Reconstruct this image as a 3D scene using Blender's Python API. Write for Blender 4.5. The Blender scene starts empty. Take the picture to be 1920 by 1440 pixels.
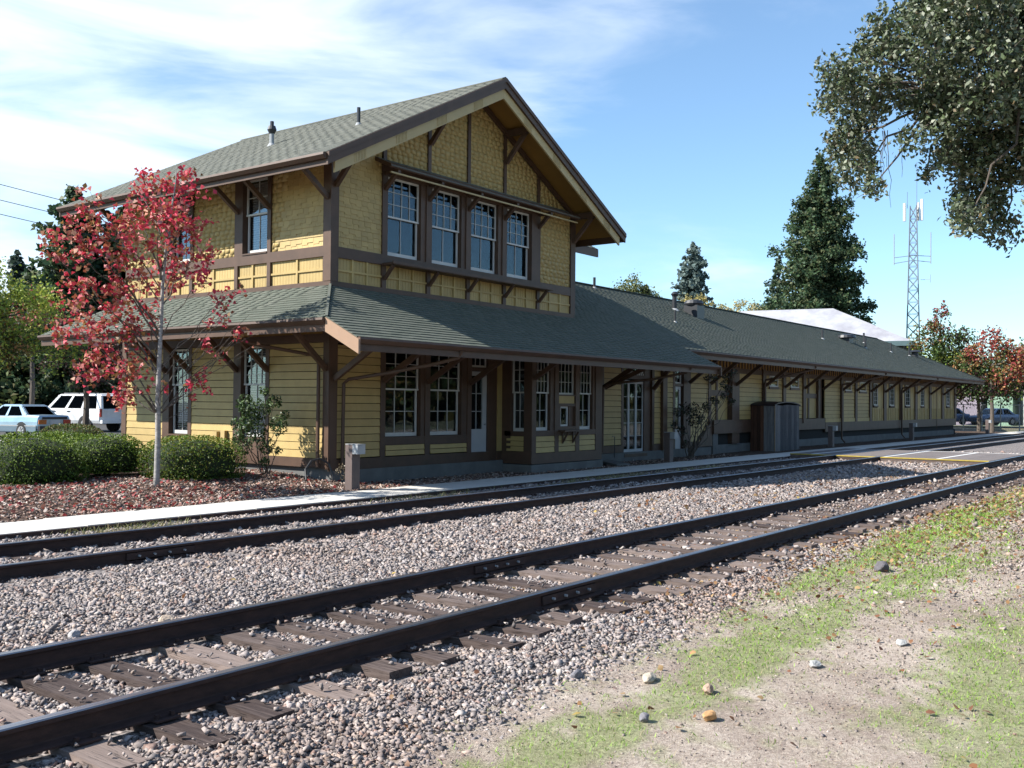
import bpy, math, random
import numpy as np
from mathutils import Vector, Matrix
random.seed(7); RNG = np.random.default_rng(11)
SC = bpy.context.scene
COL = SC.collection
# ------------------------------------------------------------------ camera
CAM = Vector((0, 0, 1.86))
yaw, pitch, roll = 0.642660, 0.0190218, 0.0090040
fw = Vector((math.cos(pitch)*math.cos(yaw), math.cos(pitch)*math.sin(yaw), math.sin(pitch)))
rt = Vector((math.sin(yaw), -math.cos(yaw), 0)); up = rt.cross(fw)
rt, up = math.cos(roll)*rt + math.sin(roll)*up, -math.sin(roll)*rt + math.cos(roll)*up
cd = bpy.data.cameras.new('camera'); cam = bpy.data.objects.new('camera', cd); COL.objects.link(cam)
M = Matrix((rt, up, -fw)).transposed().to_4x4(); M.translation = CAM; cam.matrix_world = M
cd.sensor_width = 36; cd.lens = 36*1868.2/1920; cd.clip_end = 3000; cd.clip_start = .05
SC.camera = cam
# ------------------------------------------------------------------ light
SUN = Vector((-.93, .78, 1.0)).normalized()
elev = math.asin(SUN.z); rot = math.atan2(SUN.x, SUN.y)
sd = bpy.data.lights.new('sun', 'SUN'); sd.energy = 5.0; sd.angle = math.radians(.53); sd.color = (1, .955, .88)
so = bpy.data.objects.new('sun', sd); COL.objects.link(so); so.rotation_euler = (-SUN).to_track_quat('-Z', 'Y').to_euler(); so.location = (-30, 25, 40)
W = bpy.data.worlds.new('World'); SC.world = W; W.use_nodes = True
nt = W.node_tree; nt.nodes.clear(); N = nt.nodes.new; Lk = nt.links.new
out = N('ShaderNodeOutputWorld'); bg = N('ShaderNodeBackground'); sky = N('ShaderNodeTexSky')
sky.sky_type = 'NISHITA'; sky.sun_disc = False; sky.sun_elevation = elev; sky.sun_rotation = rot
sky.air_density = 1.0; sky.dust_density = .25; sky.ozone_density = 1.6; sky.altitude = 50
tc = N('ShaderNodeTexCoord'); mp = N('ShaderNodeMapping'); mp.inputs['Scale'].default_value = (1.0, 1.0, 5.0)
mp.inputs['Rotation'].default_value = (.18, -.12, .5)
n1 = N('ShaderNodeTexNoise'); n1.inputs['Scale'].default_value = 2.3; n1.inputs['Detail'].default_value = 7; n1.inputs['Roughness'].default_value = .55; n1.inputs['Distortion'].default_value = .6
Lk(tc.outputs['Generated'], mp.inputs[0]); Lk(mp.outputs[0], n1.inputs['Vector'])
# thin cloud gathers towards the north-east part of the sky (a cloud bank), thin elsewhere
dt = N('ShaderNodeVectorMath'); dt.operation = 'DOT_PRODUCT'; Lk(tc.outputs['Generated'], dt.inputs[0])
dt.inputs[1].default_value = Vector((.30, .93, .25)).normalized()
mr = N('ShaderNodeMapRange'); mr.inputs[1].default_value = .74; mr.inputs[2].default_value = 1.02; mr.inputs[3].default_value = -.03; mr.inputs[4].default_value = .20
Lk(dt.outputs['Value'], mr.inputs[0])
ad = N('ShaderNodeMath'); ad.operation = 'ADD'; Lk(n1.outputs[0], ad.inputs[0]); Lk(mr.outputs[0], ad.inputs[1])
cr = N('ShaderNodeMapRange'); cr.interpolation_type = 'SMOOTHSTEP'; cr.inputs[1].default_value = .46; cr.inputs[2].default_value = .86; cr.inputs[3].default_value = .05; cr.inputs[4].default_value = .76
Lk(ad.outputs[0], cr.inputs[0])
mx = N('ShaderNodeMix'); mx.data_type = 'RGBA'; Lk(cr.outputs[0], mx.inputs[0]); 
gm = N('ShaderNodeMix'); gm.data_type = 'RGBA'; gm.blend_type = 'MULTIPLY'; gm.inputs[0].default_value = 1; gm.inputs[7].default_value = (.81, 1.03, 1.14, 1)
Lk(sky.outputs[0], gm.inputs[6]); Lk(gm.outputs[2], mx.inputs[6]); mx.inputs[7].default_value = (7.0, 7.5, 8.1, 1)
Lk(mx.outputs[2], bg.inputs['Color']); bg.inputs['Strength'].default_value = .090
Lk(bg.outputs[0], out.inputs[0])
SC.view_settings.view_transform = 'Standard'; SC.view_settings.look = 'None'
SC.view_settings.exposure = 1.12; SC.view_settings.gamma = 1.0; SC.view_settings.use_curve_mapping = False
# ------------------------------------------------------------------ helpers
def tag(o, label=None, cat=None, group=None, kind=None):
    if label: o['label'] = label
    if cat: o['category'] = cat
    if group: o['group'] = group
    if kind: o['kind'] = kind
    return o
def empty(name, loc, label=None, cat=None, group=None, rz=0):
    o = bpy.data.objects.new(name, None); COL.objects.link(o); o.location = loc; o.rotation_euler = (0, 0, rz)
    o.empty_display_size = .2
    return tag(o, label, cat, group)
def copy_tree(o, parent=None):
    c = o.copy(); COL.objects.link(c); c.parent = parent
    for ch in list(o.children): copy_tree(ch, c)
    return c
def wloc(o):
    v = Vector((0, 0, 0))
    while o is not None: v += o.location; o = o.parent
    return v
class MB:
    def __init__(s): s.v = []; s.f = []; s.m = []
    def add(s, vs, fs, mi=0):
        n = len(s.v); s.v += [tuple(x) for x in vs]; s.f += [tuple(i+n for i in f) for f in fs]; s.m += [mi]*len(fs); return s
    def hexa(s, p, mi=0):
        return s.add(p, [(0,3,2,1),(4,5,6,7),(0,1,5,4),(1,2,6,5),(2,3,7,6),(3,0,4,7)], mi)
    def box(s, x0, x1, y0, y1, z0, z1, mi=0):
        return s.hexa([(x0,y0,z0),(x1,y0,z0),(x1,y1,z0),(x0,y1,z0),(x0,y0,z1),(x1,y0,z1),(x1,y1,z1),(x0,y1,z1)], mi)
    def bar(s, p, q, w, h, upv=(0,0,1), mi=0):
        p = Vector(p); q = Vector(q); d = (q-p).normalized(); a = d.cross(Vector(upv))
        if a.length < 1e-4: a = d.cross(Vector((1,0,0)))
        a.normalize(); b = a.cross(d).normalized(); a *= w/2; b *= h/2
        return s.hexa([p-a-b, p+a-b, p+a+b, p-a+b, q-a-b, q+a-b, q+a+b, q-a+b], mi)
    def tube(s, pts, r, n=8, mi=0, cap=True):
        pts = [Vector(p) for p in pts]; rs = r if isinstance(r, (list, tuple)) else [r]*len(pts)
        ref = None; vs = []; fs = []
        for i, p in enumerate(pts):
            d = (pts[min(i+1, len(pts)-1)] - pts[max(i-1, 0)])
            d = d.normalized() if d.length > 1e-9 else Vector((0,0,1))
            if ref is None: ref = d.orthogonal().normalized()
            a = (ref - d*ref.dot(d)); a = a.normalized() if a.length > 1e-6 else d.orthogonal().normalized()
            ref = a; b = d.cross(a)
            for k in range(n):
                t = 2*math.pi*k/n; vs.append(p + (a*math.cos(t)+b*math.sin(t))*rs[i])
        for i in range(len(pts)-1):
            for k in range(n):
                k2 = (k+1) % n; fs.append((i*n+k, i*n+k2, (i+1)*n+k2, (i+1)*n+k))
        if cap: fs.append(tuple(range(n))[::-1]); fs.append(tuple((len(pts)-1)*n+k for k in range(n)))
        return s.add(vs, fs, mi)
    def prism(s, poly, vec, mi=0):
        n = len(poly); a = [Vector(p) for p in poly]; b = [p+Vector(vec) for p in a]
        return s.add(a+b, [tuple(range(n))[::-1], tuple(range(n, 2*n))] + [(i, (i+1) % n, (i+1) % n+n, i+n) for i in range(n)], mi)
    def build(s, name, mats, parent=None, smooth=False, **kw):
        me = bpy.data.meshes.new(name); off = wloc(parent) if parent else Vector((0,0,0))
        me.from_pydata([(x-off.x, y-off.y, z-off.z) for x, y, z in s.v], [], s.f)
        for m in (mats if isinstance(mats, (list, tuple)) else [mats]): me.materials.append(m)
        if any(s.m): me.polygons.foreach_set('material_index', s.m)
        if smooth: me.polygons.foreach_set('use_smooth', [True]*len(s.f))
        me.update()
        o = bpy.data.objects.new(name, me); COL.objects.link(o); o.parent = parent
        return tag(o, **kw)
def P1(name, fn, mat, parent=None, **kw):     # one-liner part
    mb = MB(); fn(mb); return mb.build(name, mat, parent, **kw)
def np_mesh(name, V, F, mat, parent=None, colors=None, per=None, smooth=False, **kw):
    """V (n,3) world, F (m,k) equal-sized faces; colors (m_verts,4) per vertex."""
    me = bpy.data.meshes.new(name); off = wloc(parent) if parent else Vector((0,0,0))
    V = np.asarray(V, np.float32) - np.array(off, np.float32); F = np.asarray(F, np.int32); k = F.shape[1]
    me.vertices.add(len(V)); me.vertices.foreach_set('co', V.ravel())
    me.loops.add(F.size); me.loops.foreach_set('vertex_index', F.ravel())
    me.polygons.add(len(F)); me.polygons.foreach_set('loop_start', np.arange(0, F.size, k, dtype=np.int32))
    try: me.polygons.foreach_set('loop_total', np.full(len(F), k, np.int32))
    except Exception: pass
    if colors is not None:
        ca = me.color_attributes.new('Col', 'FLOAT_COLOR', 'POINT'); c = np.ones((len(V), 4), np.float32); c[:, :3] = colors
        ca.data.foreach_set('color', c.ravel())
    if smooth: me.polygons.foreach_set('use_smooth', np.ones(len(F), bool))
    me.update(calc_edges=True); me.validate()
    for m in (mat if isinstance(mat, (list, tuple)) else [mat]): me.materials.append(m)
    o = bpy.data.objects.new(name, me); COL.objects.link(o); o.parent = parent
    return tag(o, **kw)
# ---- value noise (numpy)
def vnoise(x, y, seed=0):
    r = np.random.default_rng(seed).random((64, 64)); xi = np.floor(x).astype(int); yi = np.floor(y).astype(int)
    fx = x-xi; fy = y-yi; fx = fx*fx*(3-2*fx); fy = fy*fy*(3-2*fy); g = lambda a, b: r[a % 64, b % 64]
    return (g(xi,yi)*(1-fx)+g(xi+1,yi)*fx)*(1-fy) + (g(xi,yi+1)*(1-fx)+g(xi+1,yi+1)*fx)*fy
def fbm(x, y, seed=0, o=4):
    s = 0; a = .5; t = 0
    for i in range(o): s = s + a*vnoise(x*2**i, y*2**i, seed+i); t += a; a *= .55
    return s/t
# ------------------------------------------------------------------ materials
def newmat(name):
    m = bpy.data.materials.new(name); m.use_nodes = True; t = m.node_tree; b = t.nodes['Principled BSDF']; return m, t, b
def ramp(t, fac, stops):
    stops = list(stops); r = t.nodes.new('ShaderNodeValToRGB'); e = r.color_ramp.elements
    while len(e) < len(stops): e.new(.5)
    for i, (p, c) in enumerate(stops): e[i].position = p; e[i].color = (*c, 1)
    t.links.new(fac, r.inputs[0]); return r.outputs[0]
def noise(t, scale, detail=4, rough=.55, coord='Object', stretch=None, dist=0):
    tcn = t.nodes.new('ShaderNodeTexCoord'); n = t.nodes.new('ShaderNodeTexNoise')
    n.inputs['Scale'].default_value = scale; n.inputs['Detail'].default_value = detail; n.inputs['Roughness'].default_value = rough; n.inputs['Distortion'].default_value = dist
    if stretch:
        mpn = t.nodes.new('ShaderNodeMapping'); mpn.inputs['Scale'].default_value = stretch
        t.links.new(tcn.outputs[coord], mpn.inputs[0]); t.links.new(mpn.outputs[0], n.inputs['Vector'])
    else: t.links.new(tcn.outputs[coord], n.inputs['Vector'])
    return n.outputs[0]
def mathn(t, op, a, b=None, c=None):
    n = t.nodes.new('ShaderNodeMath'); n.operation = op
    for i, x in enumerate((a, b, c)):
        if x is None: continue
        if isinstance(x, (int, float)): n.inputs[i].default_value = x
        else: t.links.new(x, n.inputs[i])
    return n.outputs[0]
def bump(t, b, h, strength=.3, dist=.01):
    n = t.nodes.new('ShaderNodeBump'); n.inputs['Strength'].default_value = strength; n.inputs['Distance'].default_value = dist
    t.links.new(h, n.inputs['Height']); t.links.new(n.outputs[0], b.inputs['Normal'])
ALB = .78                                             # scales base colours down evenly to balance the raised exposure
def sc3(c, k): return tuple(min(1, x*k*ALB) for x in c)
def mixc(t, fac, a, b, mode='MIX'):
    n = t.nodes.new('ShaderNodeMix'); n.data_type = 'RGBA'; n.blend_type = mode
    for i, x in ((0, fac), (6, a), (7, b)):
        if isinstance(x, (int, float)): n.inputs[i].default_value = x
        elif isinstance(x, tuple): n.inputs[i].default_value = (*x, 1)
        else: t.links.new(x, n.inputs[i])
    return n.outputs[2]
def paint(name, c, rough=.55, var=.12, scale=3, bs=.15, dirt=.25, objvar=.06, spec=.4, grain=None):
    """painted wood/metal: base colour with soft weathering, streaks and per-piece variation"""
    m, t, b = newmat(name)
    base = ramp(t, noise(t, scale, 5, .6), [(.3, sc3(c, 1-var)), (.7, sc3(c, 1+var))])
    st = noise(t, 1.0, 4, .6, stretch=(7, 7, .6) if grain is None else grain)
    base = mixc(t, mathn(t, 'MULTIPLY', mathn(t, 'SUBTRACT', 1.0, mathn(t, 'SMOOTH_MIN', st, .5, .2)), dirt), base, sc3(c, .45))
    oi = t.nodes.new('ShaderNodeObjectInfo'); k = mathn(t, 'MULTIPLY_ADD', oi.outputs['Random'], 2*objvar, 1-objvar)
    g = t.nodes.new('ShaderNodeCombineColor'); [t.links.new(k, g.inputs[i]) for i in range(3)]
    base = mixc(t, 1.0, base, g.outputs[0], 'MULTIPLY')
    t.links.new(base, b.inputs['Base Color']); b.inputs['Roughness'].default_value = rough; b.inputs['Specular IOR Level'].default_value = spec
    bump(t, b, noise(t, 60 if grain is None else 1, 3, .6, stretch=None if grain is None else tuple(g2*12 for g2 in grain)), bs, .004)
    return m
YEL = paint('yellow_paint', (.52, .375, .145), .6, .10, dirt=.18, objvar=.09)
CREAM = paint('cream_paint', (.52, .40, .20), .6, .06, dirt=.08)
BRN = paint('brown_paint', (.105, .058, .036), .55, .2, dirt=.3, objvar=.1)
WHT = paint('white_paint', (.66, .65, .62), .5, .06, dirt=.2)
DOORW = paint('door_paint', (.52, .53, .54), .5, .05, dirt=.1)
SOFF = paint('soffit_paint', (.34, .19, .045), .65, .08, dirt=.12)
CONC = paint('foundation_concrete', (.17, .17, .165), .85, .22, 2.2, .5, dirt=.5)
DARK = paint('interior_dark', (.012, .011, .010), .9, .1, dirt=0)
GREYM = paint('galvanised_metal', (.38, .39, .40), .45, .1, spec=.6)
BLKM = paint('black_metal', (.028, .03, .035), .45, .1, spec=.5)
def walk():
    m, t, b = newmat('sidewalk_concrete')
    c = ramp(t, noise(t, 2.3, 6, .62), [(.25, (.40, .38, .35)), (.5, (.52, .50, .46)), (.78, (.60, .58, .54))])
    f = noise(t, 140, 2, .5); c = mixc(t, .35, c, ramp(t, f, [(.35, (.33, .31, .28)), (.7, (.68, .66, .62))]))
    s = ramp(t, noise(t, .9, 7, .7, stretch=(1, 3, 1)), [(.60, (0, 0, 0)), (.74, (1, 1, 1))])
    c = mixc(t, mathn(t, 'MULTIPLY', s, .35), c, (.22, .19, .16))
    t.links.new(c, b.inputs['Base Color']); b.inputs['Roughness'].default_value = .85; bump(t, b, f, .3, .004); return m
WALK = walk()
def shingle_mat(name, c1, c2, c3):
    m, t, b = newmat(name)
    g = t.nodes.new('ShaderNodeNewGeometry'); oi = t.nodes.new('ShaderNodeObjectInfo')
    r = mathn(t, 'FRACT', mathn(t, 'ADD', g.outputs['Random Per Island'], oi.outputs['Random']))
    c = ramp(t, r, [(0, c1), (.45, c2), (1, c3)])
    sz = t.nodes.new('ShaderNodeSeparateXYZ'); t.links.new(g.outputs['Position'], sz.inputs[0])
    wf = mathn(t, 'MULTIPLY', mathn(t, 'GREATER_THAN', sz.outputs[2], 6.75), .8); c = mixc(t, wf, c, mixc(t, r, (.13,.125,.115), (.20,.19,.172)))
    blot = noise(t, .45, 4, .6, coord='Object')
    c = mixc(t, mathn(t, 'MULTIPLY', blot, .4), c, sc3(c2, .8))
    f = noise(t, 240, 2, .6); c = mixc(t, .5, c, ramp(t, f, [(.3, sc3(c1, .65)), (.7, sc3(c3, 1.3))]))
    t.links.new(c, b.inputs['Base Color']); b.inputs['Roughness'].default_value = .9; b.inputs['Specular IOR Level'].default_value = .25
    bump(t, b, f, .5, .003); return m
ROOFM = shingle_mat('green_asphalt_shingle', (.080, .096, .076), (.106, .122, .098), (.142, .150, .126))
ROOFB = shingle_mat('roof_underlay', (.05, .065, .045), (.055, .07, .05), (.06, .075, .055))
def glassmat(name, ior, dark):
    m, t, b = newmat(name); t.nodes.remove(b); o = t.nodes['Material Output']
    fr = t.nodes.new('ShaderNodeFresnel'); fr.inputs[0].default_value = ior; ge_ = t.nodes.new('ShaderNodeNewGeometry'); ff = mathn(t, 'MULTIPLY', fr.outputs[0], mathn(t, 'SUBTRACT', 1.0, ge_.outputs['Backfacing']))
    gl = t.nodes.new('ShaderNodeBsdfGlossy'); gl.inputs['Roughness'].default_value = .012; gl.inputs['Color'].default_value = (.72, .88, 1, 1)
    tr = t.nodes.new('ShaderNodeBsdfTransparent'); tr.inputs[0].default_value = (dark, dark, dark, 1)
    mxs = t.nodes.new('ShaderNodeMixShader'); t.links.new(ff, mxs.inputs[0]); t.links.new(tr.outputs[0], mxs.inputs[1]); t.links.new(gl.outputs[0], mxs.inputs[2])
    n = noise(t, 1.6, 2, .5); bp = t.nodes.new('ShaderNodeBump'); bp.inputs['Strength'].default_value = .05; bp.inputs['Distance'].default_value = .03
    t.links.new(n, bp.inputs['Height']); t.links.new(bp.outputs[0], gl.inputs['Normal'])
    t.links.new(mxs.outputs[0], o.inputs[0]); return m
GLASS = glassmat('window_glass', 2.15, .75)
def attr_mat(name, rough=.8, spec=.3, trans=0, bs=0, mul=1.0, rnd=0):
    m, t, b = newmat(name); a = t.nodes.new('ShaderNodeAttribute'); a.attribute_name = 'Col'
    c = mixc(t, 1.0, a.outputs['Color'], (ALB, ALB, ALB), 'MULTIPLY')
    if bs:
        f = noise(t, bs, 3, .6); c = mixc(t, .6, c, ramp(t, f, [(.3, (.5,.5,.5)), (.7, (1.3,1.3,1.3))]), 'MULTIPLY'); bump(t, b, f, .4, .004)
    t.links.new(c, b.inputs['Base Color']); b.inputs['Roughness'].default_value = rough; b.inputs['Specular IOR Level'].default_value = spec
    if trans:
        o = t.nodes['Material Output']; tl = t.nodes.new('ShaderNodeBsdfTranslucent'); ms = t.nodes.new('ShaderNodeMixShader'); ms.inputs[0].default_value = trans
        t.links.new(c, tl.inputs[0]); t.links.new(b.outputs[0], ms.inputs[1]); t.links.new(tl.outputs[0], ms.inputs[2]); t.links.new(ms.outputs[0], o.inputs[0])
    return m
LEAF = attr_mat('leaf', .55, .35, .28)
GLOSSLEAF = attr_mat('glossy_leaf', .48, .45, .15)
NEEDLE = attr_mat('needle', .6, .3, .30)
STONE = attr_mat('crushed_stone', .85, .25, 0, 60)
CHIP = attr_mat('bark_chip', .85, .25, 0, 90)
def soilmat():
    m, t, b = newmat('soil'); a = t.nodes.new('ShaderNodeAttribute'); a.attribute_name = 'Col'; c = mixc(t, 1.0, a.outputs['Color'], (ALB, ALB, ALB), 'MULTIPLY')
    f = noise(t, 150, 3, .75); f2 = noise(t, 38, 5, .7)
    c = mixc(t, .85, c, ramp(t, f, [(.32, (.35,.33,.32)), (.5, (1,1,1)), (.70, (1.7,1.66,1.6))]), 'MULTIPLY'); c = mixc(t, .7, c, ramp(t, f2, [(.34, (.55,.5,.48)), (.66, (1.35,1.35,1.35))]), 'MULTIPLY')
    t.links.new(c, b.inputs['Base Color']); b.inputs['Roughness'].default_value = .95; b.inputs['Specular IOR Level'].default_value = .15; bump(t, b, mathn(t, 'ADD', f, f2), .9, .012); return m
SOIL = soilmat()
def bark(name, a, b_, scale=(9, 9, 2)):
    m, t, b = newmat(name); n = noise(t, 1.6, 7, .65, stretch=scale)
    t.links.new(ramp(t, n, [(.3, a), (.7, b_)]), b.inputs['Base Color']); b.inputs['Roughness'].default_value = .9; bump(t, b, n, .7, .02); return m
BARK = bark('bark', (.045, .035, .027), (.13, .105, .085))
BARKG = bark('young_bark', (.16, .15, .14), (.36, .34, .32), (5, 5, 14))
def wood(name, a, b_, grain, crack=.6):
    m, t, b = newmat(name); n = noise(t, 1.0, 8, .7, stretch=grain, dist=.4); oi = t.nodes.new('ShaderNodeObjectInfo')
    n2 = noise(t, 1.0, 5, .6, stretch=tuple(g*2.6 for g in grain))
    c = ramp(t, mathn(t, 'ADD', mathn(t, 'MULTIPLY', n, .62), mathn(t, 'MULTIPLY', oi.outputs['Random'], .40)), [(.30, a), (.72, b_)])
    ck = ramp(t, n2, [(.36, (1, 1, 1)), (.43, (0, 0, 0))])
    c = mixc(t, mathn(t, 'MULTIPLY', ck, crack), c, sc3(a, .25))
    t.links.new(c, b.inputs['Base Color']); b.inputs['Roughness'].default_value = .88; b.inputs['Specular IOR Level'].default_value = .25
    bump(t, b, mathn(t, 'SUBTRACT', n2, mathn(t, 'MULTIPLY', ck, .5)), .6, .006); return m
TIE = wood('sleeper_timber', (.042, .029, .026), (.20, .155, .135), (26, 1.6, 26))
SHED = wood('weathered_board', (.05, .05, .055), (.20, .19, .185), (22, 22, 1.2))
SHEDB = wood('brown_board', (.045, .022, .014), (.13, .06, .036), (22, 22, 1.2), .3)
def steel():
    m, t, b = newmat('rail_rust'); c = ramp(t, noise(t, 22, 6, .7, stretch=(.3, 1, 1)), [(.3, (.022, .012, .011)), (.6, (.05, .026, .021)), (.85, (.085, .042, .028))])
    t.links.new(c, b.inputs['Base Color']); b.inputs['Roughness'].default_value = .75; b.inputs['Specular IOR Level'].default_value = .35
    bump(t, b, noise(t, 90, 3), .3, .003)
    m2, t, b = newmat('rail_head_polish'); c = ramp(t, noise(t, 5, 5, .7, stretch=(.3, 8, 1)), [(.3, (.18, .16, .16)), (.7, (.40, .40, .42))])
    t.links.new(c, b.inputs['Base Color']); b.inputs['Metallic'].default_value = .85; b.inputs['Roughness'].default_value = .30; return m, m2
RUST, POL = steel()
# ================================================================== SETTING
def hnear(x, y):                                         # ground height field
    b = .035*(fbm(x*.5, y*.5, 5)-.5) + .012*(fbm(x*4, y*4, 9)-.5)
    return b
def in_view(x, y, m=9, near=1.2):
    az = np.degrees(np.arctan2(y, x)); return (az > 9.6-m) & (az < 64+m) & (np.hypot(x, y) > near)
# grass / dirt masks near the camera
GP = [(4.4,3.15,1.1,.28,1.1),(6.0,3.05,1.4,.30,1.0),(8.0,3.2,1.5,.34,1.2),(10.5,4.0,3,.28,1.0),(11.2,3.05,2.4,.34,1.1),(16,3.9,5,.6,1.3),(25,4.3,7,.6,.9),(14,2.8,2.5,.3,.6),(8.6,1.75,1.8,.35,.85),(7.0,1.35,1.3,.45,1.0),(11,1.8,2.5,.3,.5),(6.0,.8,1.2,.5,.9),(3,2.3,.8,.2,.5),(2.5,1.5,2,.5,.6),(2,-.5,3,.8,.7),(12,0,4,.8,.7)]
def grass_mask(x, y):
    n = fbm(x*.8+3, y*2.0, 21, 4); n2 = fbm(x*5.1, y*6.2, 33, 4); E = 0*x
    for a, b, sx, sy, w in GP: E = E + w*np.exp(-((x-a)/sx)**2-((y-b)/sy)**2)
    n3 = fbm(x*14, y*16, 39, 3); return np.clip((E*(.25+1.2*n)+1.5*(n2-.5)+1.1*(n3-.5)-.22)*1.5, 0, 1)
def rndm(n, a, b): return RNG.uniform(a, b, n)
# far ground
g = MB(); g.add([(-400,-400,-.13),(900,-400,-.13),(900,900,-.13),(-400,900,-.13)], [(0,1,2,3)])
def groundfar():
    m, t, b = newmat('far_ground'); c = ramp(t, noise(t, .12, 6, .6), [(.35, (.17, .14, .10)), (.6, (.10, .11, .05)), (.75, (.22, .19, .15))])
    t.links.new(c, b.inputs['Base Color']); b.inputs['Roughness'].default_value = .95; return m
GF = groundfar(); g.build('ground', GF, kind='structure')
# near dirt and grass verge (fine sheet)
def sheet(name, xs, ys, zf, colf, mat, **kw):
    X, Y = np.meshgrid(xs, ys, indexing='ij'); Z = zf(X, Y); nx, ny = X.shape
    V = np.stack([X, Y, Z], -1).reshape(-1, 3); i = np.arange(nx*ny).reshape(nx, ny)
    F = np.stack([i[:-1,:-1], i[1:,:-1], i[1:,1:], i[:-1,1:]], -1).reshape(-1, 4)
    return np_mesh(name, V, F, mat, colors=colf(X, Y).reshape(-1, 3), smooth=True, **kw)
def lerp(a, b, t): return np.asarray(a)*(1-t[..., None]) + np.asarray(b)*t[..., None]
def verge_col(X, Y):
    g_ = grass_mask(X, Y); n = fbm(X*2.2, Y*2.2, 50, 5)
    n = np.clip((n-.5)*1.8+.5+.5*(fbm(X*9, Y*9, 57, 3)-.5), 0, 1); c = lerp((.36, .29, .24), (.62, .535, .455), n); return c*(1-.6*g_[..., None]) + np.array((.22, .30, .07))*(.6*g_[..., None])
xs = np.concatenate([np.arange(-3, 16, .09), np.arange(16, 45, .3), np.arange(45, 120, 2)]); ys = np.concatenate([np.arange(-14, -1, .6), np.arange(-1, 5.4, .09)])
sheet('verge', xs, ys, lambda X, Y: -.065 + hnear(X, Y), verge_col, SOIL, kind='structure')
# ballast bed
def ballast_edge(x): return 3.32 + .085*np.clip(x-4, 0, 12) + .02*np.clip(x-16, 0, 30) + .34*(fbm(x*.8, x*0+2, 71)-.5)
def bed_z(X, Y):
    e = ballast_edge(X); s = np.clip((Y-e)/.9, -.4, 1); z = -.10 + .065*s + .02*(fbm(X*1.2, Y*1.2, 61)-.5)
    mid = np.exp(-((Y-8.5)/1.1)**2)*.035 - .024*(np.abs(Y-5.955) < 1.25) + .030*np.clip(1-(np.abs(Y-11.035)-1.3)/.6, 0, 1)
    return z + mid
def stonecol(n):
    k = RNG.random(n); base = np.array([(.33,.28,.265),(.45,.385,.36),(.17,.15,.15),(.43,.33,.27),(.30,.19,.155),(.56,.50,.46),(.33,.295,.295)])
    idx = RNG.choice(7, n, p=[.24,.22,.12,.12,.07,.10,.13]); c = base[idx]*(.55+.66*k[:, None]**.8); return c*.72+np.array((.335,.295,.275))*.28*(.6+.7*k[:, None])
def bed_col(X, Y):
    return lerp((.16, .14, .13), (.30, .265, .245), fbm(X*3, Y*3, 80, 4)**1.3)
xs = np.concatenate([np.arange(-4, 20, .12), np.arange(20, 60, .4), np.arange(60, 160, 3)]); ys = np.arange(2.6, 13.4, .12)
def bedmat():
    m, t, b = newmat('ballast'); a = t.nodes.new('ShaderNodeAttribute'); a.attribute_name = 'Col'
    tcn = t.nodes.new('ShaderNodeTexCoord'); v = t.nodes.new('ShaderNodeTexVoronoi'); v.inputs['Scale'].default_value = 20; t.links.new(tcn.outputs['Object'], v.inputs['Vector'])
    sp = t.nodes.new('ShaderNodeSeparateColor'); t.links.new(v.outputs['Color'], sp.inputs[0])
    c = ramp(t, sp.outputs[0], [(0, (.15,.13,.13)), (.3, (.33,.29,.27)), (.6, (.24,.20,.185)), (.85, (.42,.37,.34)), (1, (.28,.18,.15))])
    c = mixc(t, mathn(t, 'MULTIPLY', v.outputs['Distance'], 1.0), c, (.05,.045,.045))
    t.links.new(c, b.inputs['Base Color']); b.inputs['Roughness'].default_value = .9
    bump(t, b, mathn(t, 'MULTIPLY', v.outputs['Distance'], -1.0), 1.0, .03); return m
sheet('ballast_bed', xs, ys, bed_z, bed_col, bedmat(), kind='structure')
# mulch bed and soil between the sidewalk and the station
def mulch_z(X, Y):
    rise = np.clip((Y-14.75)/2.2, 0, 1)*np.clip((15.6-X)/1.0, 0, 1)*.22; far = np.clip((X-33)/3, 0, 1)*.02
    return .045 + rise + far + .05*(fbm(X*.9, Y*.9, 90)-.4)*np.clip((Y-14.6)/.4, 0, 1)
def mulch_col(X, Y):
    n = fbm(X*4, Y*4, 95, 4); c = lerp((.07, .045, .035), (.17, .115, .09), n); f = np.clip((X-16)/2, 0, 1)[..., None]*.45; return c*(1-f)+np.array((.07, .058, .045))*f
xs = np.concatenate([np.arange(-6, 18, .12), np.arange(18, 80, .5)]); ys = np.concatenate([np.arange(14.55, 19, .12), np.arange(19, 29.4, .5)])
sheet('mulch_bed', xs, ys, mulch_z, mulch_col, SOIL, kind='structure')
# sidewalk of concrete slabs
sw = empty('sidewalk', (0, 13.4, 0)); sw['kind'] = 'structure'
sm = MB(); sm.box(.006, 1.494, 13.4, 14.62, -.12, .055)
slab0 = sm.build('slab', WALK, sw)
for i in range(60):
    o = slab0 if i == 0 else slab0.copy()
    if i: COL.objects.link(o)
    o.location = (-4.2+1.5*i, 0, random.uniform(-.004, .006)); o.rotation_euler = (random.uniform(-.002, .002), 0, 0)
P1('sidewalk_curb', lambda b: b.box(-4.2, 86, 13.35, 13.395, -.12, .045), RUST, kind='structure')
# parking lot behind
P1('parking_lot', lambda b: b.box(-60, 160, 29.5, 140, -.2, .2), paint('asphalt', (.075, .073, .072), .9, .2, .5, .4), kind='structure')
kb = MB(); kb.box(-6, 26, 29.0, 29.4, -.1, .34); kb.box(8, 22.5, 33.6, 36.6, .1, .33); kb.build('kerb', WALK, kind='structure')
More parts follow.
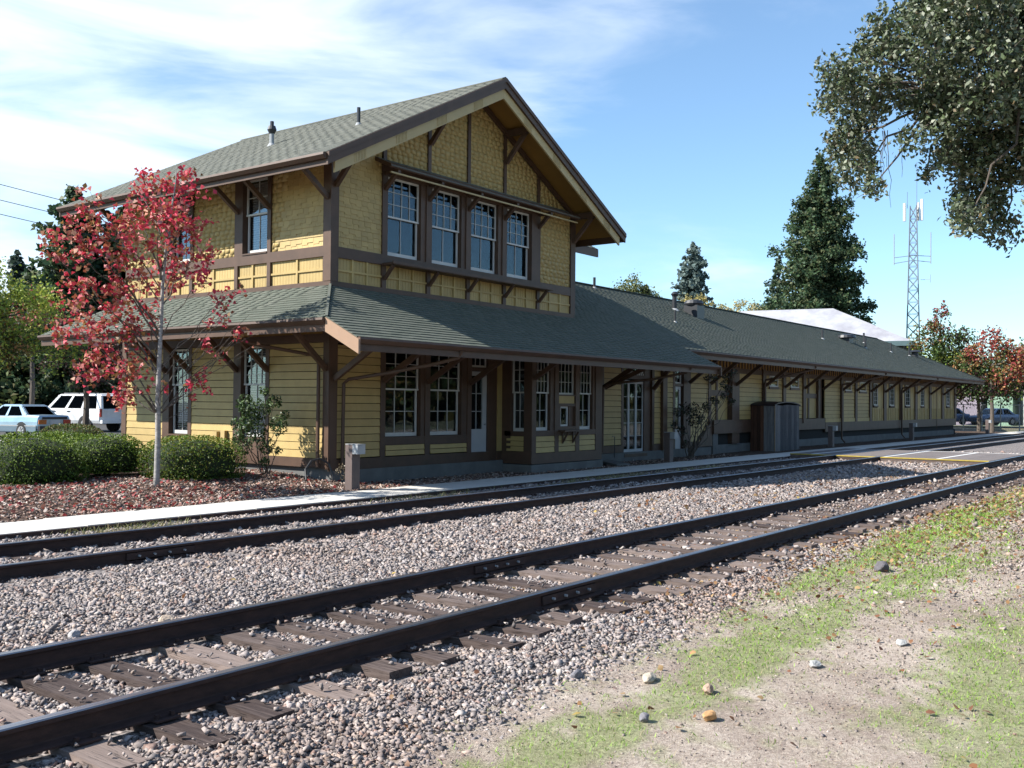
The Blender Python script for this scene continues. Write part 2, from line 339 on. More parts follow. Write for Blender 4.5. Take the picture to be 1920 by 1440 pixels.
# ------------------------------------------------------------------ tracks
def rail_profile():
    return [(-.07,0),(.07,0),(.07,.011),(.013,.028),(.010,.035),(.010,.118),(.036,.128),(.036,.152),(.030,.160),(-.030,.160),(-.036,.152),(-.036,.128),(-.010,.118),(-.010,.035),(-.013,.028),(-.07,.011)]
def make_track(name, label, ya, yb, seed, zoff=0):
    rs = random.Random(seed); root = empty(name, (0, (ya+yb)/2, 0), label, 'railway track')
    for y in (ya, yb):
        mb = MB(); pr = rail_profile(); n = len(pr); x0, x1 = -6, 150
        mb.add([(x0, y+a, b+zoff) for a, b in pr]+[(x1, y+a, b+zoff) for a, b in pr], [(i, i+n, (i+1) % n+n, (i+1) % n) for i in range(n)]+[tuple(range(n)), tuple(range(2*n-1, n-1, -1))])
        for fi, i in enumerate(range(n)):
            if i in (7, 8, 9): mb.m[fi] = 1
        mb.build('rail', [RUST, POL], root)
    protos = []
    for k in range(6):
        mb = MB(); L = 1.28; w = .115
        nseg = 8; vs = []; 
        for s_ in range(nseg+1):
            yy = -L+2*L*s_/nseg; j = lambda a: rs.uniform(-a, a)
            vs += [(-w+j(.008), yy+(j(.03) if s_ in (0, nseg) else 0), -.17), (w+j(.008), yy, -.17), (w+j(.010), yy+(j(.03) if s_ in (0, nseg) else 0), -.003+j(.005)), (-w+j(.010), yy, -.003+j(.005))]
        fs = [(0,1,2,3)[::-1], tuple(4*nseg+i for i in range(4))]
        for s_ in range(nseg):
            for e in range(4): fs.append((4*s_+e, 4*s_+(e+1) % 4, 4*s_+4+(e+1) % 4, 4*s_+4+e))
        mb.add(vs, fs); me = bpy.data.meshes.new('sleeper'); me.from_pydata(mb.v, [], mb.f); me.materials.append(TIE); me.update(); protos.append(me)
    x = -3.0; ties = []
    pl = MB(); sp = MB()
    while x < 62:
        o = bpy.data.objects.new('sleeper', rs.choice(protos)); COL.objects.link(o); o.parent = root
        dy = rs.uniform(-.13, .13); o.location = (x, dy, zoff+rs.uniform(-.012, .004)); o.rotation_euler = (rs.uniform(-.006, .006), 0, rs.uniform(-.03, .03))
        ties.append((x, dy))
        if x < 22:
            for y in (ya, yb):
                pl.box(x-.08, x+.08, y-.135, y+.135, zoff-.001, zoff+.010)
                for sx in (-.05, .05):
                    for sy in (-.088, .088): sp.box(x+sx-.01, x+sx+.01, y+sy-.014, y+sy+.014, zoff+.010, zoff+.036)
        x += rs.uniform(.48, .60)
    pl.build('tie_plate', RUST, root, kind='stuff'); sp.build('track_spike', RUST, root, kind='stuff')
    return root, ties
T1, ties1 = make_track('main_track', 'nearest railway track with dark heavy rails running diagonally across the foreground gravel', 5.20, 6.71, 3)
T2, ties2 = make_track('siding_track', 'second railway track close beside the concrete sidewalk and the station', 10.28, 11.79, 5)
def joint(x, y, root, side=-1):
    j = P1('joint_bar', lambda b: b.hexa([(x-.45, y+side*.012, .030), (x+.45, y+side*.012, .030), (x+.45, y+side*.036, .040), (x-.45, y+side*.036, .040), (x-.45, y+side*.012, .118), (x+.45, y+side*.012, .118), (x+.45, y+side*.030, .112), (x-.45, y+side*.030, .112)]), RUST, root)
    for k in range(4):
        P1('bolt', lambda b: b.tube([(x-.3+.2*k, y+side*.03, .077), (x-.3+.2*k, y+side*.062, .077)], .013, 6), GREYM, j)
joint(7.85, 5.20, T1); joint(8.75, 6.71, T1); joint(6.9, 10.28, T2)
# ------------------------------------------------------------------ crossing
cx = empty('pedestrian_crossing', (37.2, 10, 0)); cx['kind'] = 'structure'
CRM = paint('crossing_panel_rubber', (.20, .17, .16), .85, .18, 3, .4, dirt=.4); YLW = paint('yellow_marking', (.46, .34, .06), .7, .2, 8); WLN = paint('white_marking', (.78, .77, .74), .7, .12, 8)
def crossbox(y0, y1, x0=34.55, x1=40.4, z=.150): return lambda b: b.box(x0, x1, y0, y1, -.1, z)
for y0, y1 in ((6.82, 7.7), (7.71, 8.9), (8.91, 10.20), (10.36, 11.71), (11.88, 13.34)): P1('crossing_panel', crossbox(y0, y1), CRM, cx)
for y in (12.55, 10.06, 8.35): P1('white_stripe', lambda b: b.box(34.56, 40.39, y, y+.13, .151, .155), WLN, cx)
for y0, y1 in ((6.82, 10.19), (10.37, 11.70), (11.89, 13.33)): P1('crossing_edge_beam', lambda b: b.box(34.36, 34.549, y0, y1, -.1, .125), TIE, cx); P1('yellow_edge_strip', lambda b: b.box(34.34, 34.549, y0, y1, .126, .156), YLW, cx)
P1('white_edge_strip', lambda b: b.box(40.401, 40.55, 6.82, 10.19, -.1, .153), WLN, cx)
# ------------------------------------------------------------------ scattered stones
def rand_rot(n):
    q = RNG.normal(size=(n, 4)); q /= np.linalg.norm(q, axis=1)[:, None]; w, x, y, z = q.T
    return np.stack([1-2*(y*y+z*z), 2*(x*y-z*w), 2*(x*z+y*w), 2*(x*y+z*w), 1-2*(x*x+z*z), 2*(y*z-x*w), 2*(x*z-y*w), 2*(y*z+x*w), 1-2*(x*x+y*y)], -1).reshape(n, 3, 3)
def flat_rot(n, tilt=.35):
    a = rndm(n, 0, 2*np.pi); tx = RNG.normal(0, tilt, n); ty = RNG.normal(0, tilt, n); ca, sa = np.cos(a), np.sin(a); o = np.ones(n); z = 0*a
    Rz = np.stack([ca, -sa, z, sa, ca, z, z, z, o], -1).reshape(n, 3, 3)
    Rx = np.stack([o, z, z, z, np.cos(tx), -np.sin(tx), z, np.sin(tx), np.cos(tx)], -1).reshape(n, 3, 3)
    Ry = np.stack([np.cos(ty), z, np.sin(ty), z, o, z, -np.sin(ty), z, np.cos(ty)], -1).reshape(n, 3, 3)
    return Rz @ Rx @ Ry
CUBE = np.array([(-1,-1,-1),(1,-1,-1),(1,1,-1),(-1,1,-1),(-1,-1,1),(1,-1,1),(1,1,1),(-1,1,1)], float)
CF = np.array([(0,3,2),(0,2,1),(4,5,6),(4,6,7),(0,1,5),(0,5,4),(1,2,6),(1,6,5),(2,3,7),(2,7,6),(3,0,4),(3,4,7)])
def stones(name, P, size, cols, mat=STONE, flat=.55, jit=.42, rot=None, kind='stuff', parent=None, aspect=1.0, **kw):
    n = len(P); V = CUBE[None]*.55 + RNG.uniform(-jit, jit, (n, 8, 3))*1.25
    sc = np.stack([size*rndm(n, .8, 1.25)*aspect, size*rndm(n, .6, 1.0), size*rndm(n, .8, 1.2)*flat], -1)/2*1.25
    V = V*sc[:, None, :]; R_ = flat_rot(n, .4) if rot is None else rot
    V = np.einsum('nij,nkj->nki', R_, V) + P[:, None, :]
    F = (CF[None] + (np.arange(n)*8)[:, None, None]).reshape(-1, 3)
    return np_mesh(name, V.reshape(-1, 3), F, mat, parent, colors=np.repeat(cols, 8, 0), kind=kind, **kw)
def on_tie(x, y, ties, yc, pad=.0):
    tx = np.array([a for a, b in ties]); i = np.clip(np.searchsorted(tx, x), 1, len(tx)-1)
    d = np.minimum(np.abs(x-tx[i]), np.abs(x-tx[i-1])); return (d < .13+pad) & (np.abs(y-yc) < 1.33)
def strew(n, x0, x1, y0, y1):
    P = np.stack([rndm(n, x0, x1), rndm(n, y0, y1)], -1); return P
allP, allS = [], []
for (r0, r1, dens, size) in ((1.5, 7, 2100, .030), (7, 12, 1500, .033), (12, 22, 620, .043), (22, 45, 170, .065)):
    x0, x1 = 0, r1; A = (x1-x0)*(13.36-2.5); n = int(A*dens); P = strew(n, x0, x1, 2.5, 13.36); r = np.hypot(P[:, 0], P[:, 1])
    k = (r >= r0) & (r < r1) & in_view(P[:, 0], P[:, 1], 5) & (P[:, 1] > ballast_edge(P[:, 0]) - .8*RNG.random(n)**2.2)
    P = P[k]; allP.append(P); allS.append(size*np.exp(RNG.normal(0, .27, len(P))))
P = np.concatenate(allP); S = np.concatenate(allS); x, y = P.T
k = np.ones(len(P), bool)
for ties, yc in ((ties1, 5.955), (ties2, 11.035)):
    k &= ~(on_tie(x, y, ties, yc) & (RNG.random(len(P)) < np.where(x < 16, .965, .80)))
for yr in (5.20, 6.71, 10.28, 11.79): k &= np.abs(y-yr) > .075
k &= ~((x > 34.2) & (x < 40.7) & (y > 6.78))
P, S, x, y = P[k], S[k], x[k], y[k]
tie = on_tie(x, y, ties1, 5.955) | on_tie(x, y, ties2, 11.035)
z = np.where(tie, .006+S*.2, bed_z(x, y) + S*.16 + RNG.uniform(0, .008, len(S)))
z = np.where(((y > 4.8) & (y < 7.1)) | ((y > 9.9) & (y < 12.2)), np.where(tie, z, z-.004), z)
cols = stonecol(len(P)); brownish = (fbm(x*.5, y*.8, 130) + .25*np.exp(-((y-4.4)/.8)**2)*(x > 8)); cols = cols*(1-.25*np.clip(brownish-.55, 0, 1)[:, None]*np.array((.5, 1.5, 2.2)))
stones('ballast_stones', np.stack([x, y, z], -1), S, cols, label=None)
print('ballast stones', len(P))
# pebbles in the verge
n = 120000; P = strew(n, .5, 26, -2.5, 5.0); k = in_view(P[:, 0], P[:, 1], 5, 2.5) & (P[:, 1] < ballast_edge(P[:, 0])+.3) & (RNG.random(n) < (.25+.75*(1-grass_mask(P[:, 0], P[:, 1])))*np.clip(11/np.hypot(P[:, 0], P[:, 1]), 0, 1))
P = P[k]; r = np.hypot(*P.T); S = .0095*np.exp(RNG.normal(0, .45, len(P)))*np.clip(r/8, .8, 2.5)
patch = np.clip(fbm(P[:, 0]*.6, P[:, 1]*.9, 140)-.5, 0, 1)*np.clip((P[:, 0]-6)/4, 0, 1); S *= 1+patch*3
stones('verge_pebbles', np.stack([P[:, 0], P[:, 1], -.065+hnear(P[:, 0], P[:, 1])+S*.12], -1), S, stonecol(len(P))*np.array((1, .96, .9)))
# grass blades
def blades(name, P, h, w, cols, lean=.5, kind='stuff', mat=LEAF, parent=None, **kw):
    n = len(P); a = rndm(n, 0, 2*np.pi); d = np.stack([np.cos(a), np.sin(a), 0*a], -1); b = rndm(n, 0, 2*np.pi); l = np.stack([np.cos(b), np.sin(b), 0*b], -1)*(h*lean*RNG.uniform(.3, 1.6, n))[:, None]
    up_ = np.array((0, 0, 1.))*h[:, None]; w = w[:, None]
    V = np.stack([P-d*w, P+d*w, P+d*w*.7+up_*.6+l*.4, P-d*w*.7+up_*.6+l*.4, P+up_*.95+l*1.1+d*w*.2, P+up_*.95+l*1.1-d*w*.2], 1)
    F = (np.array([(0,1,2,3),(3,2,4,5)])[None]+(np.arange(n)*6)[:, None, None]).reshape(-1, 4)
    return np_mesh(name, V.reshape(-1, 3), F, mat, parent, colors=np.repeat(cols, 6, 0), kind=kind, **kw)
n = 200000; P = strew(n, .8, 30, -2.5, 5.3); m_ = grass_mask(P[:, 0], P[:, 1])*np.clip((ballast_edge(P[:, 0])+.35-P[:, 1])/.4, 0, 1); r = np.hypot(*P.T)
k = in_view(P[:, 0], P[:, 1], 5, 2.5) & (RNG.random(n) < (m_+.03)*np.clip(9/r, .15, 1)); P = P[k]; r = r[k]; nn = len(P)
t_ = RNG.random(nn)[:, None]; gc = np.array((.17, .34, .03))*(1-t_)+np.array((.36, .52, .09))*t_; dry = RNG.random(nn) < .13; gc[dry] = np.array((.42, .34, .20))
blades('grass', np.stack([P[:, 0], P[:, 1], -.068+hnear(P[:, 0], P[:, 1])], -1), rndm(nn, .012, .036)*np.clip(r/9, 1, 1.8), .0022*np.clip(r/5, 1, 4)*rndm(nn, .7, 1.3), gc*rndm(nn, .75, 1.2)[:, None], 1.0)
# dry straw lying about
n = 12000; P = strew(n, .8, 26, -1.5, 5.3); r = np.hypot(*P.T); k = in_view(P[:, 0], P[:, 1], 5, 2.5) & (P[:, 1] < ballast_edge(P[:, 0])+.6); P = P[k]; r = r[k]; nn = len(P)
blades('dry_straw', np.stack([P[:, 0], P[:, 1], -.06+hnear(P[:, 0], P[:, 1])], -1), rndm(nn, .01, .03), .0016*np.clip(r/5, 1, 4), np.array((.50, .42, .28))*rndm(nn, .6, 1.2)[:, None], 3.5)
# fallen leaves
def leaves_flat(name, P, size, cols, tilt=.45, parent=None, kind='stuff', mat=LEAF, **kw):
    n = len(P); Q = np.array([(-.5,-.12,0),(0,-.42,.10),(.5,-.1,0),(.42,.25,.05),(0,.5,.16),(-.4,.25,.06)]); V = Q[None]*(size[:, None, None])*RNG.uniform(.75, 1.25, (n, 6, 1)); V = np.einsum('nij,nkj->nki', flat_rot(n, tilt), V)+P[:, None, :]
    F = (np.array([(0,1,4,5),(1,2,3,4)])[None]+(np.arange(n)*6)[:, None, None]).reshape(-1, 4)
    return np_mesh(name, V.reshape(-1, 3), F, mat, parent, colors=np.repeat(cols, 6, 0), kind=kind, **kw)
def leafcols(n, pal, p=None): 
    pal = np.array(pal); return pal[RNG.choice(len(pal), n, p=p)]*RNG.uniform(.7, 1.3, (n, 1))
n = 26000; P = strew(n, 3, 40, .5, 9.5); x, y = P.T; dens = np.exp(-((y-4.3)/1.1)**2)*np.clip((x-7)/5, 0, 1)*1.1 + .10*np.clip((x-8)/8, 0, 1) + .03*(y < 4.5) + .008; dens = dens*(.35+1.2*fbm(x*.9, y*1.3, 170))
k = in_view(x, y, 4) & (RNG.random(n) < dens); P = P[k]; x, y = P.T; nn = len(P)
zz = np.where(y > ballast_edge(x), bed_z(x, y)+.03, -.055+hnear(x, y))
leaves_flat('fallen_leaves', np.stack([x, y, zz+.01], -1), rndm(nn, .03, .065)*np.clip(np.hypot(x, y)/14, .9, 1.5), leafcols(nn, [(.26,.12,.055),(.36,.20,.09),(.42,.28,.14),(.20,.09,.05),(.45,.33,.10)], [.3,.25,.2,.2,.05]))
# mulch chips and red leaves in the bed
n = 36000; P = strew(n, 6.5, 34, 14.62, 19.2); x, y = P.T; k = in_view(x, y, 3) & (RNG.random(n) < np.clip(1.35-x/26, .15, 1)) & ~((x > 14.75) & (y > 15.95)); P = P[k]; x, y = P.T; nn = len(P)
S = .038*np.exp(RNG.normal(0, .3, nn))
stones('mulch_chips', np.stack([x, y, mulch_z(x, y)+.008], -1), S, leafcols(nn, [(.28,.19,.15),(.46,.35,.29),(.15,.10,.085),(.56,.48,.43),(.34,.21,.17)], [.3,.25,.15,.15,.15]), CHIP, .28, .3, aspect=1.7)
n = 2300; P = strew(n, 7, 16, 14.62, 18.5); x, y = P.T; k = (RNG.random(n) < .30+.7*np.exp(-((x-10.2)**2+(y-15.6)**2)/5)) & ~((x > 14.75) & (y > 15.95)); P = P[k]; x, y = P.T; nn = len(P)
leaves_flat('fallen_red_leaves', np.stack([x, y, mulch_z(x, y)+.03], -1), rndm(nn, .045, .08), leafcols(nn, [(.36,.05,.05),(.24,.07,.05),(.42,.20,.15),(.46,.36,.32)], [.35,.25,.2,.2]), .5)
# weeds along the sidewalk edge
n = 9000; P = strew(n, 2, 30, 12.35, 13.33); x, y = P.T; k = in_view(x, y, 3) & (RNG.random(n) < np.clip((fbm(x*.9, y*2, 190)-.47)*5, 0, 1)); P = P[k]; nn = len(P)
t_ = RNG.random(nn)[:, None]; blades('trackside_weeds', np.stack([P[:, 0], P[:, 1], bed_z(P[:, 0], P[:, 1])], -1), rndm(nn, .04, .13), rndm(nn, .004, .008), np.array((.17,.22,.06))*(1-t_)+np.array((.42,.33,.17))*t_, .7)
# individual rocks
def rock(x, y, z, sx, sy, sz, col, label, rz=0, seed=1):
    rs = np.random.default_rng(seed); import bmesh
    bm = bmesh.new(); bmesh.ops.create_icosphere(bm, subdivisions=3, radius=.5)
    ax = rs.normal(size=(9, 3)); ax /= np.linalg.norm(ax, axis=1)[:, None]; dd = rs.uniform(.30, .44, 9)
    for v in bm.verts:
        c = np.array(v.co)
        for a, d in zip(ax, dd):
            h = c @ a
            if h > d: c = c - a*(h-d)*.85
        c = c + .012*rs.normal(size=3); v.co = c*np.array((sx, sy, sz))*1.2
    me = bpy.data.meshes.new('rock'); bm.to_mesh(me); bm.free()
    m, t, b = newmat('rock_stone'); c = ramp(t, noise(t, 18, 6, .65), [(.3, sc3(col, .65)), (.7, sc3(col, 1.25))]); t.links.new(c, b.inputs['Base Color']); b.inputs['Roughness'].default_value = .9; bump(t, b, noise(t, 40, 5), .5, .01)
    me.materials.append(m); o = bpy.data.objects.new('rock', me); COL.objects.link(o); o.location = (x, y, z+sz*.38); o.rotation_euler = (0, 0, rz); tag(o, label, 'rock', 'loose rocks lying beside the tracks'); return o
rock(11.9, 3.52, -.06, .20, .15, .13, (.13,.12,.13), 'dark grey boulder alone on the grassy verge right of the near track', .4, 1)
rock(6.15, 3.40, -.06, .145, .09, .055, (.50,.43,.34), 'pale brick-shaped stone where the gravel ends and the grass begins', .25, 2)
rock(5.62, 2.68, -.06, .095, .075, .06, (.50,.28,.12), 'round orange-brown stone in the grass near the bottom edge', 0, 3)
rock(4.60, 4.22, -.075, .24, .12, .05, (.34,.27,.24), 'flat long slab of stone in the gravel in front of the near rail', .9, 4)
rock(7.25, 2.62, -.06, .11, .08, .045, (.40,.40,.39), 'flat pale grey stone in bare dirt right of the grass', .2, 5)
rock(6.15, 2.95, -.06, .10, .07, .06, (.44,.30,.22), 'reddish stone in a small heap of stones in the grass', .7, 6)
rock(5.35, 2.98, -.06, .06, .06, .055, (.20,.19,.21), 'small dark stone in the grass left of the round orange stone', 0, 7)
rock(8.35, 2.30, -.06, .12, .085, .05, (.42,.42,.41), 'pale flat stone furthest right in the bare dirt', .2, 8)
rock(5.0, 7.35, -.03, .12, .10, .09, (.55,.43,.32), 'tan angular stone just behind the far rail of the near track', .3, 9)
rock(4.25, 7.45, -.03, .11, .09, .08, (.40,.38,.37), 'whitish stone behind the far rail of the near track', .9, 10)
rock(2.42, 5.98, .0, .085, .07, .055, (.18,.15,.14), 'dark stone sitting on a sleeper at the left edge', .2, 11)
rock(5.9, 3.83, -.07, .09, .07, .075, (.22,.21,.23), 'dark pointed stone in the gravel in front of the near rail', .2, 12)
rock(4.55, 2.50, -.06, .06, .05, .05, (.44,.40,.36), 'small white stone in the grass at the bottom edge', .2, 13)
rock(12.0, 17.0-.4, .16, .12, .09, .07, (.6,.58,.54), 'white stone on the mulch right of the maple trunk', .2, 14)
# ================================================================== STATION
class Face:
    def __init__(s, O, U, Nn): s.O = Vector(O); s.U = Vector(U); s.N = Vector(Nn)
    def p(s, u, z, d): return s.O + s.U*u + s.N*d + Vector((0, 0, z))
    def box(s, mb, u0, u1, z0, z1, d0, d1, mi=0):
        return mb.hexa([s.p(u0,z0,d0), s.p(u1,z0,d0), s.p(u1,z0,d1), s.p(u0,z0,d1), s.p(u0,z1,d0), s.p(u1,z1,d0), s.p(u1,z1,d1), s.p(u0,z1,d1)], mi)
    def poly(s, mb, pts, d0, d1, mi=0):
        return mb.prism([s.p(u, z, d0) for u, z in pts], s.N*(d1-d0), mi)
FR = Face((0, 16, 0), (1, 0, 0), (0, -1, 0)); LF = Face((14.8, 0, 0), (0, 1, 0), (-1, 0, 0)); RF = Face((24.3, 0, 0), (0, 1, 0), (1, 0, 0))
BF = Face((0, 15.05, 0), (1, 0, 0), (0, -1, 0)); BL = Face((20.95, 0, 0), (0, 1, 0), (-1, 0, 0)); BR = Face((24.35, 0, 0), (0, 1, 0), (1, 0, 0))
DEP = empty('station_building', (14.8, 16, 0), 'yellow two-storey wooden station with brown trim, green shingle roofs and a long wing', 'building')
def fpart(name, face, mat, *boxes, **kw):
    mb = MB()
    for b in boxes: face.box(mb, *b)
    return mb.build(name, mat, DEP, **kw)
# cores (solid boxes, near-black colour stands for the unlit interior) and plain rear walls
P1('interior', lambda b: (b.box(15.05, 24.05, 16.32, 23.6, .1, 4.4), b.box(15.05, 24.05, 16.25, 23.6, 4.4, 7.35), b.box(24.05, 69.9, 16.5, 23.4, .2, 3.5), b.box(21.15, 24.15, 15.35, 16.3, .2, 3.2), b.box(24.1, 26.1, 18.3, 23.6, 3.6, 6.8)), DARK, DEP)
RW = MB()
for i in range(18): RW.box(14.9, 70, 23.75+.004*(i % 2), 23.8, .45+.17*i, .615+.17*i)
for i in range(12): RW.box(14.9, 24.2, 23.75, 23.8, 4.3+.2*i, 4.495+.2*i)
for i in range(17): RW.box(70.0, 70.14, 16.1, 23.75, .6+.17*i, .765+.17*i)
for i in range(14): RW.box(26.1, 26.2, 18.2, 23.8, 4.3+.19*i, 4.485+.19*i); RW.box(24.35, 26.2, 18.15, 18.3, 4.3+.19*i, 4.485+.19*i)
for i in range(12): RW.box(24.2, 24.3, 16.1, 18.2, 4.4+.2*i, 4.595+.2*i)
RW.build('rear_siding', YEL, DEP, kind='stuff')
# ---- foundation
P1('foundation', lambda b: (b.box(14.86, 20.9, 15.93, 16.3, -.1, .36), b.box(14.85, 15.2, 16.303, 23.39, -.1, .42), b.box(14.85, 14.857, 15.95, 16.3, -.1, .42), b.box(20.9, 24.4, 15.0, 16.3, -.1, .26), b.box(24.4, 33.4, 15.93, 16.3, -.1, .33), b.box(33.4, 70.1, 16.0, 16.3, -.1, .38), b.box(14.86, 70.1, 23.4, 23.85, -.1, .42), b.box(69.8, 70.2, 16, 23.8, -.1, .42)), CONC, DEP)
# ---- clapboards
clap = []
def clapboards(face, u0, u1, z0, z1, pitch=.172, d=.03, first=None):
    z = z0; i = 0
    while z < z1-.02:
        zt = min(z+pitch, z1); mb = MB(); u0_, u1_ = u0, u1
        mb.hexa([face.p(u0,z+.004,-.02), face.p(u1,z+.004,-.02), face.p(u1,z+.004,d), face.p(u0,z+.004,d), face.p(u0,zt-.010,-.02), face.p(u1,zt-.010,-.02), face.p(u1,zt-.010,d-.010), face.p(u0,zt-.010,d-.010)])
        mb.build('clapboard', YEL, DEP); z = zt; i += 1
Z0 = .62
clapboards(FR, 15.0, 16.34, Z0, 3.1); clapboards(LF, 16.14, 17.93, Z0, 3.14); clapboards(LF, 19.2, 20.82, Z0, 3.14); clapboards(LF, 22.0, 23.6, Z0, 3.14)
clapboards(FR, 16.54, 17.86, .62, .87, .125); clapboards(FR, 18.08, 19.45, .62, .85, .115)
clapboards(BL, 15.28, 15.83, .60, 1.0, .135); clapboards(BF, 21.13, 21.98, .56, 1.0, .147); clapboards(BF, 22.18, 22.98, .56, 1.0, .147); clapboards(BF, 23.2, 24.0, .56, 1.0, .147)
clapboards(FR, 26.0, 27.05, .58, 3.1); clapboards(FR, 29.2, 30.5, .55, 3.1); clapboards(FR, 31.84, 33.22, .55, 3.12)
clapboards(FR, 35.85, 38.1, 1.3, 3.08, .178); clapboards(FR, 38.42, 40.25, 1.3, 3.08, .178); clapboards(FR, 40.55, 42.55, 1.3, 3.08, .178)
clapboards(FR, 45.4, 47.5, 1.29, 3.08, .178); clapboards(FR, 47.85, 49.6, 1.29, 3.08, .178); clapboards(FR, 49.9, 51.9, 1.29, 3.08, .178)
fpart('yellow_base_board', FR, YEL, (45.4, 47.6, 1.10, 1.28, 0, .06)); fpart('yellow_base_board', FR, YEL, (47.75, 49.65, 1.10, 1.28, 0, .06)); fpart('yellow_base_board', FR, YEL, (49.85, 51.95, 1.10, 1.28, 0, .06))
# ---- window builder
def window(face, u0, u1, z0, z1, up_g, lo_g, meet=None, inset=.06, blind=False, casing=.05, sill=True, name='window', mat=None, fr=.045):
    """double-hung sash: u0..u1,z0..z1 is the white sash outside; grids are (cols, rows)"""
    mat = mat or WHT; mb = MB(); d0, d1 = -inset-.04, -inset
    B = lambda a, b, c, e, f=d0, g=d1: face.box(mb, a, b, c, e, f, g)
    zm = meet if meet else z1; parts = []
    if lo_g and meet:
        dl0, dl1 = d0-.03, d1-.03
        face.box(mb, u0+.012, u0+fr+.015, z0, zm, dl0, dl1); face.box(mb, u1-fr-.015, u1-.012, z0, zm, dl0, dl1); face.box(mb, u0+fr+.015, u1-fr-.015, z0, z0+.085, dl0, dl1+.004)
        parts.append((u0+fr+.015, u1-fr-.015, z0+.085, zm, lo_g, dl0, dl1))
        B(u0, u1, zm-.004, zm+.035, d0, d1+.012)
    else: B(u0+fr, u1-fr, z0, z0+.05)
    B(u0, u0+fr, zm if meet else z0, z1); B(u1-fr, u1, zm if meet else z0, z1); B(u0+fr, u1-fr, z1-.05, z1)
    parts.append((u0+fr, u1-fr, (zm+.035) if meet else z0+.05, z1-.05, up_g, d0, d1))
    w = mb.build(name, mat, DEP); gb = MB(); bw = .014
    for a, b, c, e, (nx, nz), f, g in parts:
        for i in range(1, nx): x = a+(b-a)*i/nx; face.box(gb, x-bw/2, x+bw/2, c, e, f+.008, g-.006)
        for j in range(1, nz): zz = c+(e-c)*j/nz; face.box(gb, a, b, zz-bw/2, zz+bw/2, f+.010, g-.008)
        for i in range(nx):
            for j in range(nz):
                xa, xb = a+(b-a)*i/nx, a+(b-a)*(i+1)/nx; za, zb = c+(e-c)*j/nz, c+(e-c)*(j+1)/nz; pm = MB(); q = f+.018; t1, t2 = random.uniform(-.0015, .0015), random.uniform(-.0015, .0015)
                pm.hexa([face.p(xa,za,q-.004), face.p(xb,za,q-.004), face.p(xb,za,q+t1), face.p(xa,za,q-t1), face.p(xa,zb,q-.004), face.p(xb,zb,q-.004), face.p(xb,zb,q+t2), face.p(xa,zb,q-t2)])
                pm.build('pane', GLASS, w)
    if gb.v: gb.build('glazing_bar', mat, w)
    if blind:
        bm_ = MB(); z = z0+.09
        while z < z1-.06: bm_.hexa([face.p(u0+.06,z,-inset-.17), face.p(u1-.06,z,-inset-.17), face.p(u1-.06,z,-inset-.125), face.p(u0+.06,z,-inset-.125), face.p(u0+.06,z+.034,-inset-.165), face.p(u1-.06,z+.034,-inset-.165), face.p(u1-.06,z+.036,-inset-.12), face.p(u0+.06,z+.036,-inset-.12)]); z += .055
        bm_.build('blind', paint('blind_white', (.62, .63, .66), .6, .02, dirt=0), w)
    return w
GLOOM = DARK
# ---- corner boards, trims (front lower)
T = lambda *b, n='trim_board': fpart(n, FR, BRN, *b)
fpart('corner_post', FR, BRN, (14.78, 15.0, .40, 4.36, -.2, .05)); fpart('corner_post', LF, BRN, (15.957, 16.14, .40, 4.36, -.15, .045))
T((14.78, 20.36, .36, .60, 0, .045), n='water_table'); T((24.4, 27.2, .34, .56, 0, .045), n='water_table'); T((29.1, 30.6, .33, .54, 0, .045), n='water_table'); T((31.7, 32.5, .33, .54, 0, .045), n='water_table')
fpart('water_table', LF, BRN, (15.95, 23.8, .42, .62, 0, .047))
T((16.34, 16.5, .60, 3.15, -.1, .04)); T((17.86, 18.04, .60, 3.15, -.1, .04)); T((17.72, 17.86, 1.02, 3.15, -.1, .02)); T((19.45, 19.62, .60, 3.15, -.1, .04)); T((19.24, 19.45, .87, 3.15, -.1, .02))
T((16.5, 17.86, .87, 1.05, -.1, .035)); T((18.04, 19.45, .85, 1.05, -.1, .035)); T((16.5, 19.62, 3.06, 3.2, -.1, .03))
window(FR, 16.52, 17.70, 1.06, 3.08, (3, 3), (3, 2), 2.14, .05); window(FR, 18.06, 19.23, 1.06, 3.08, (3, 3), (3, 2), 2.14, .05)
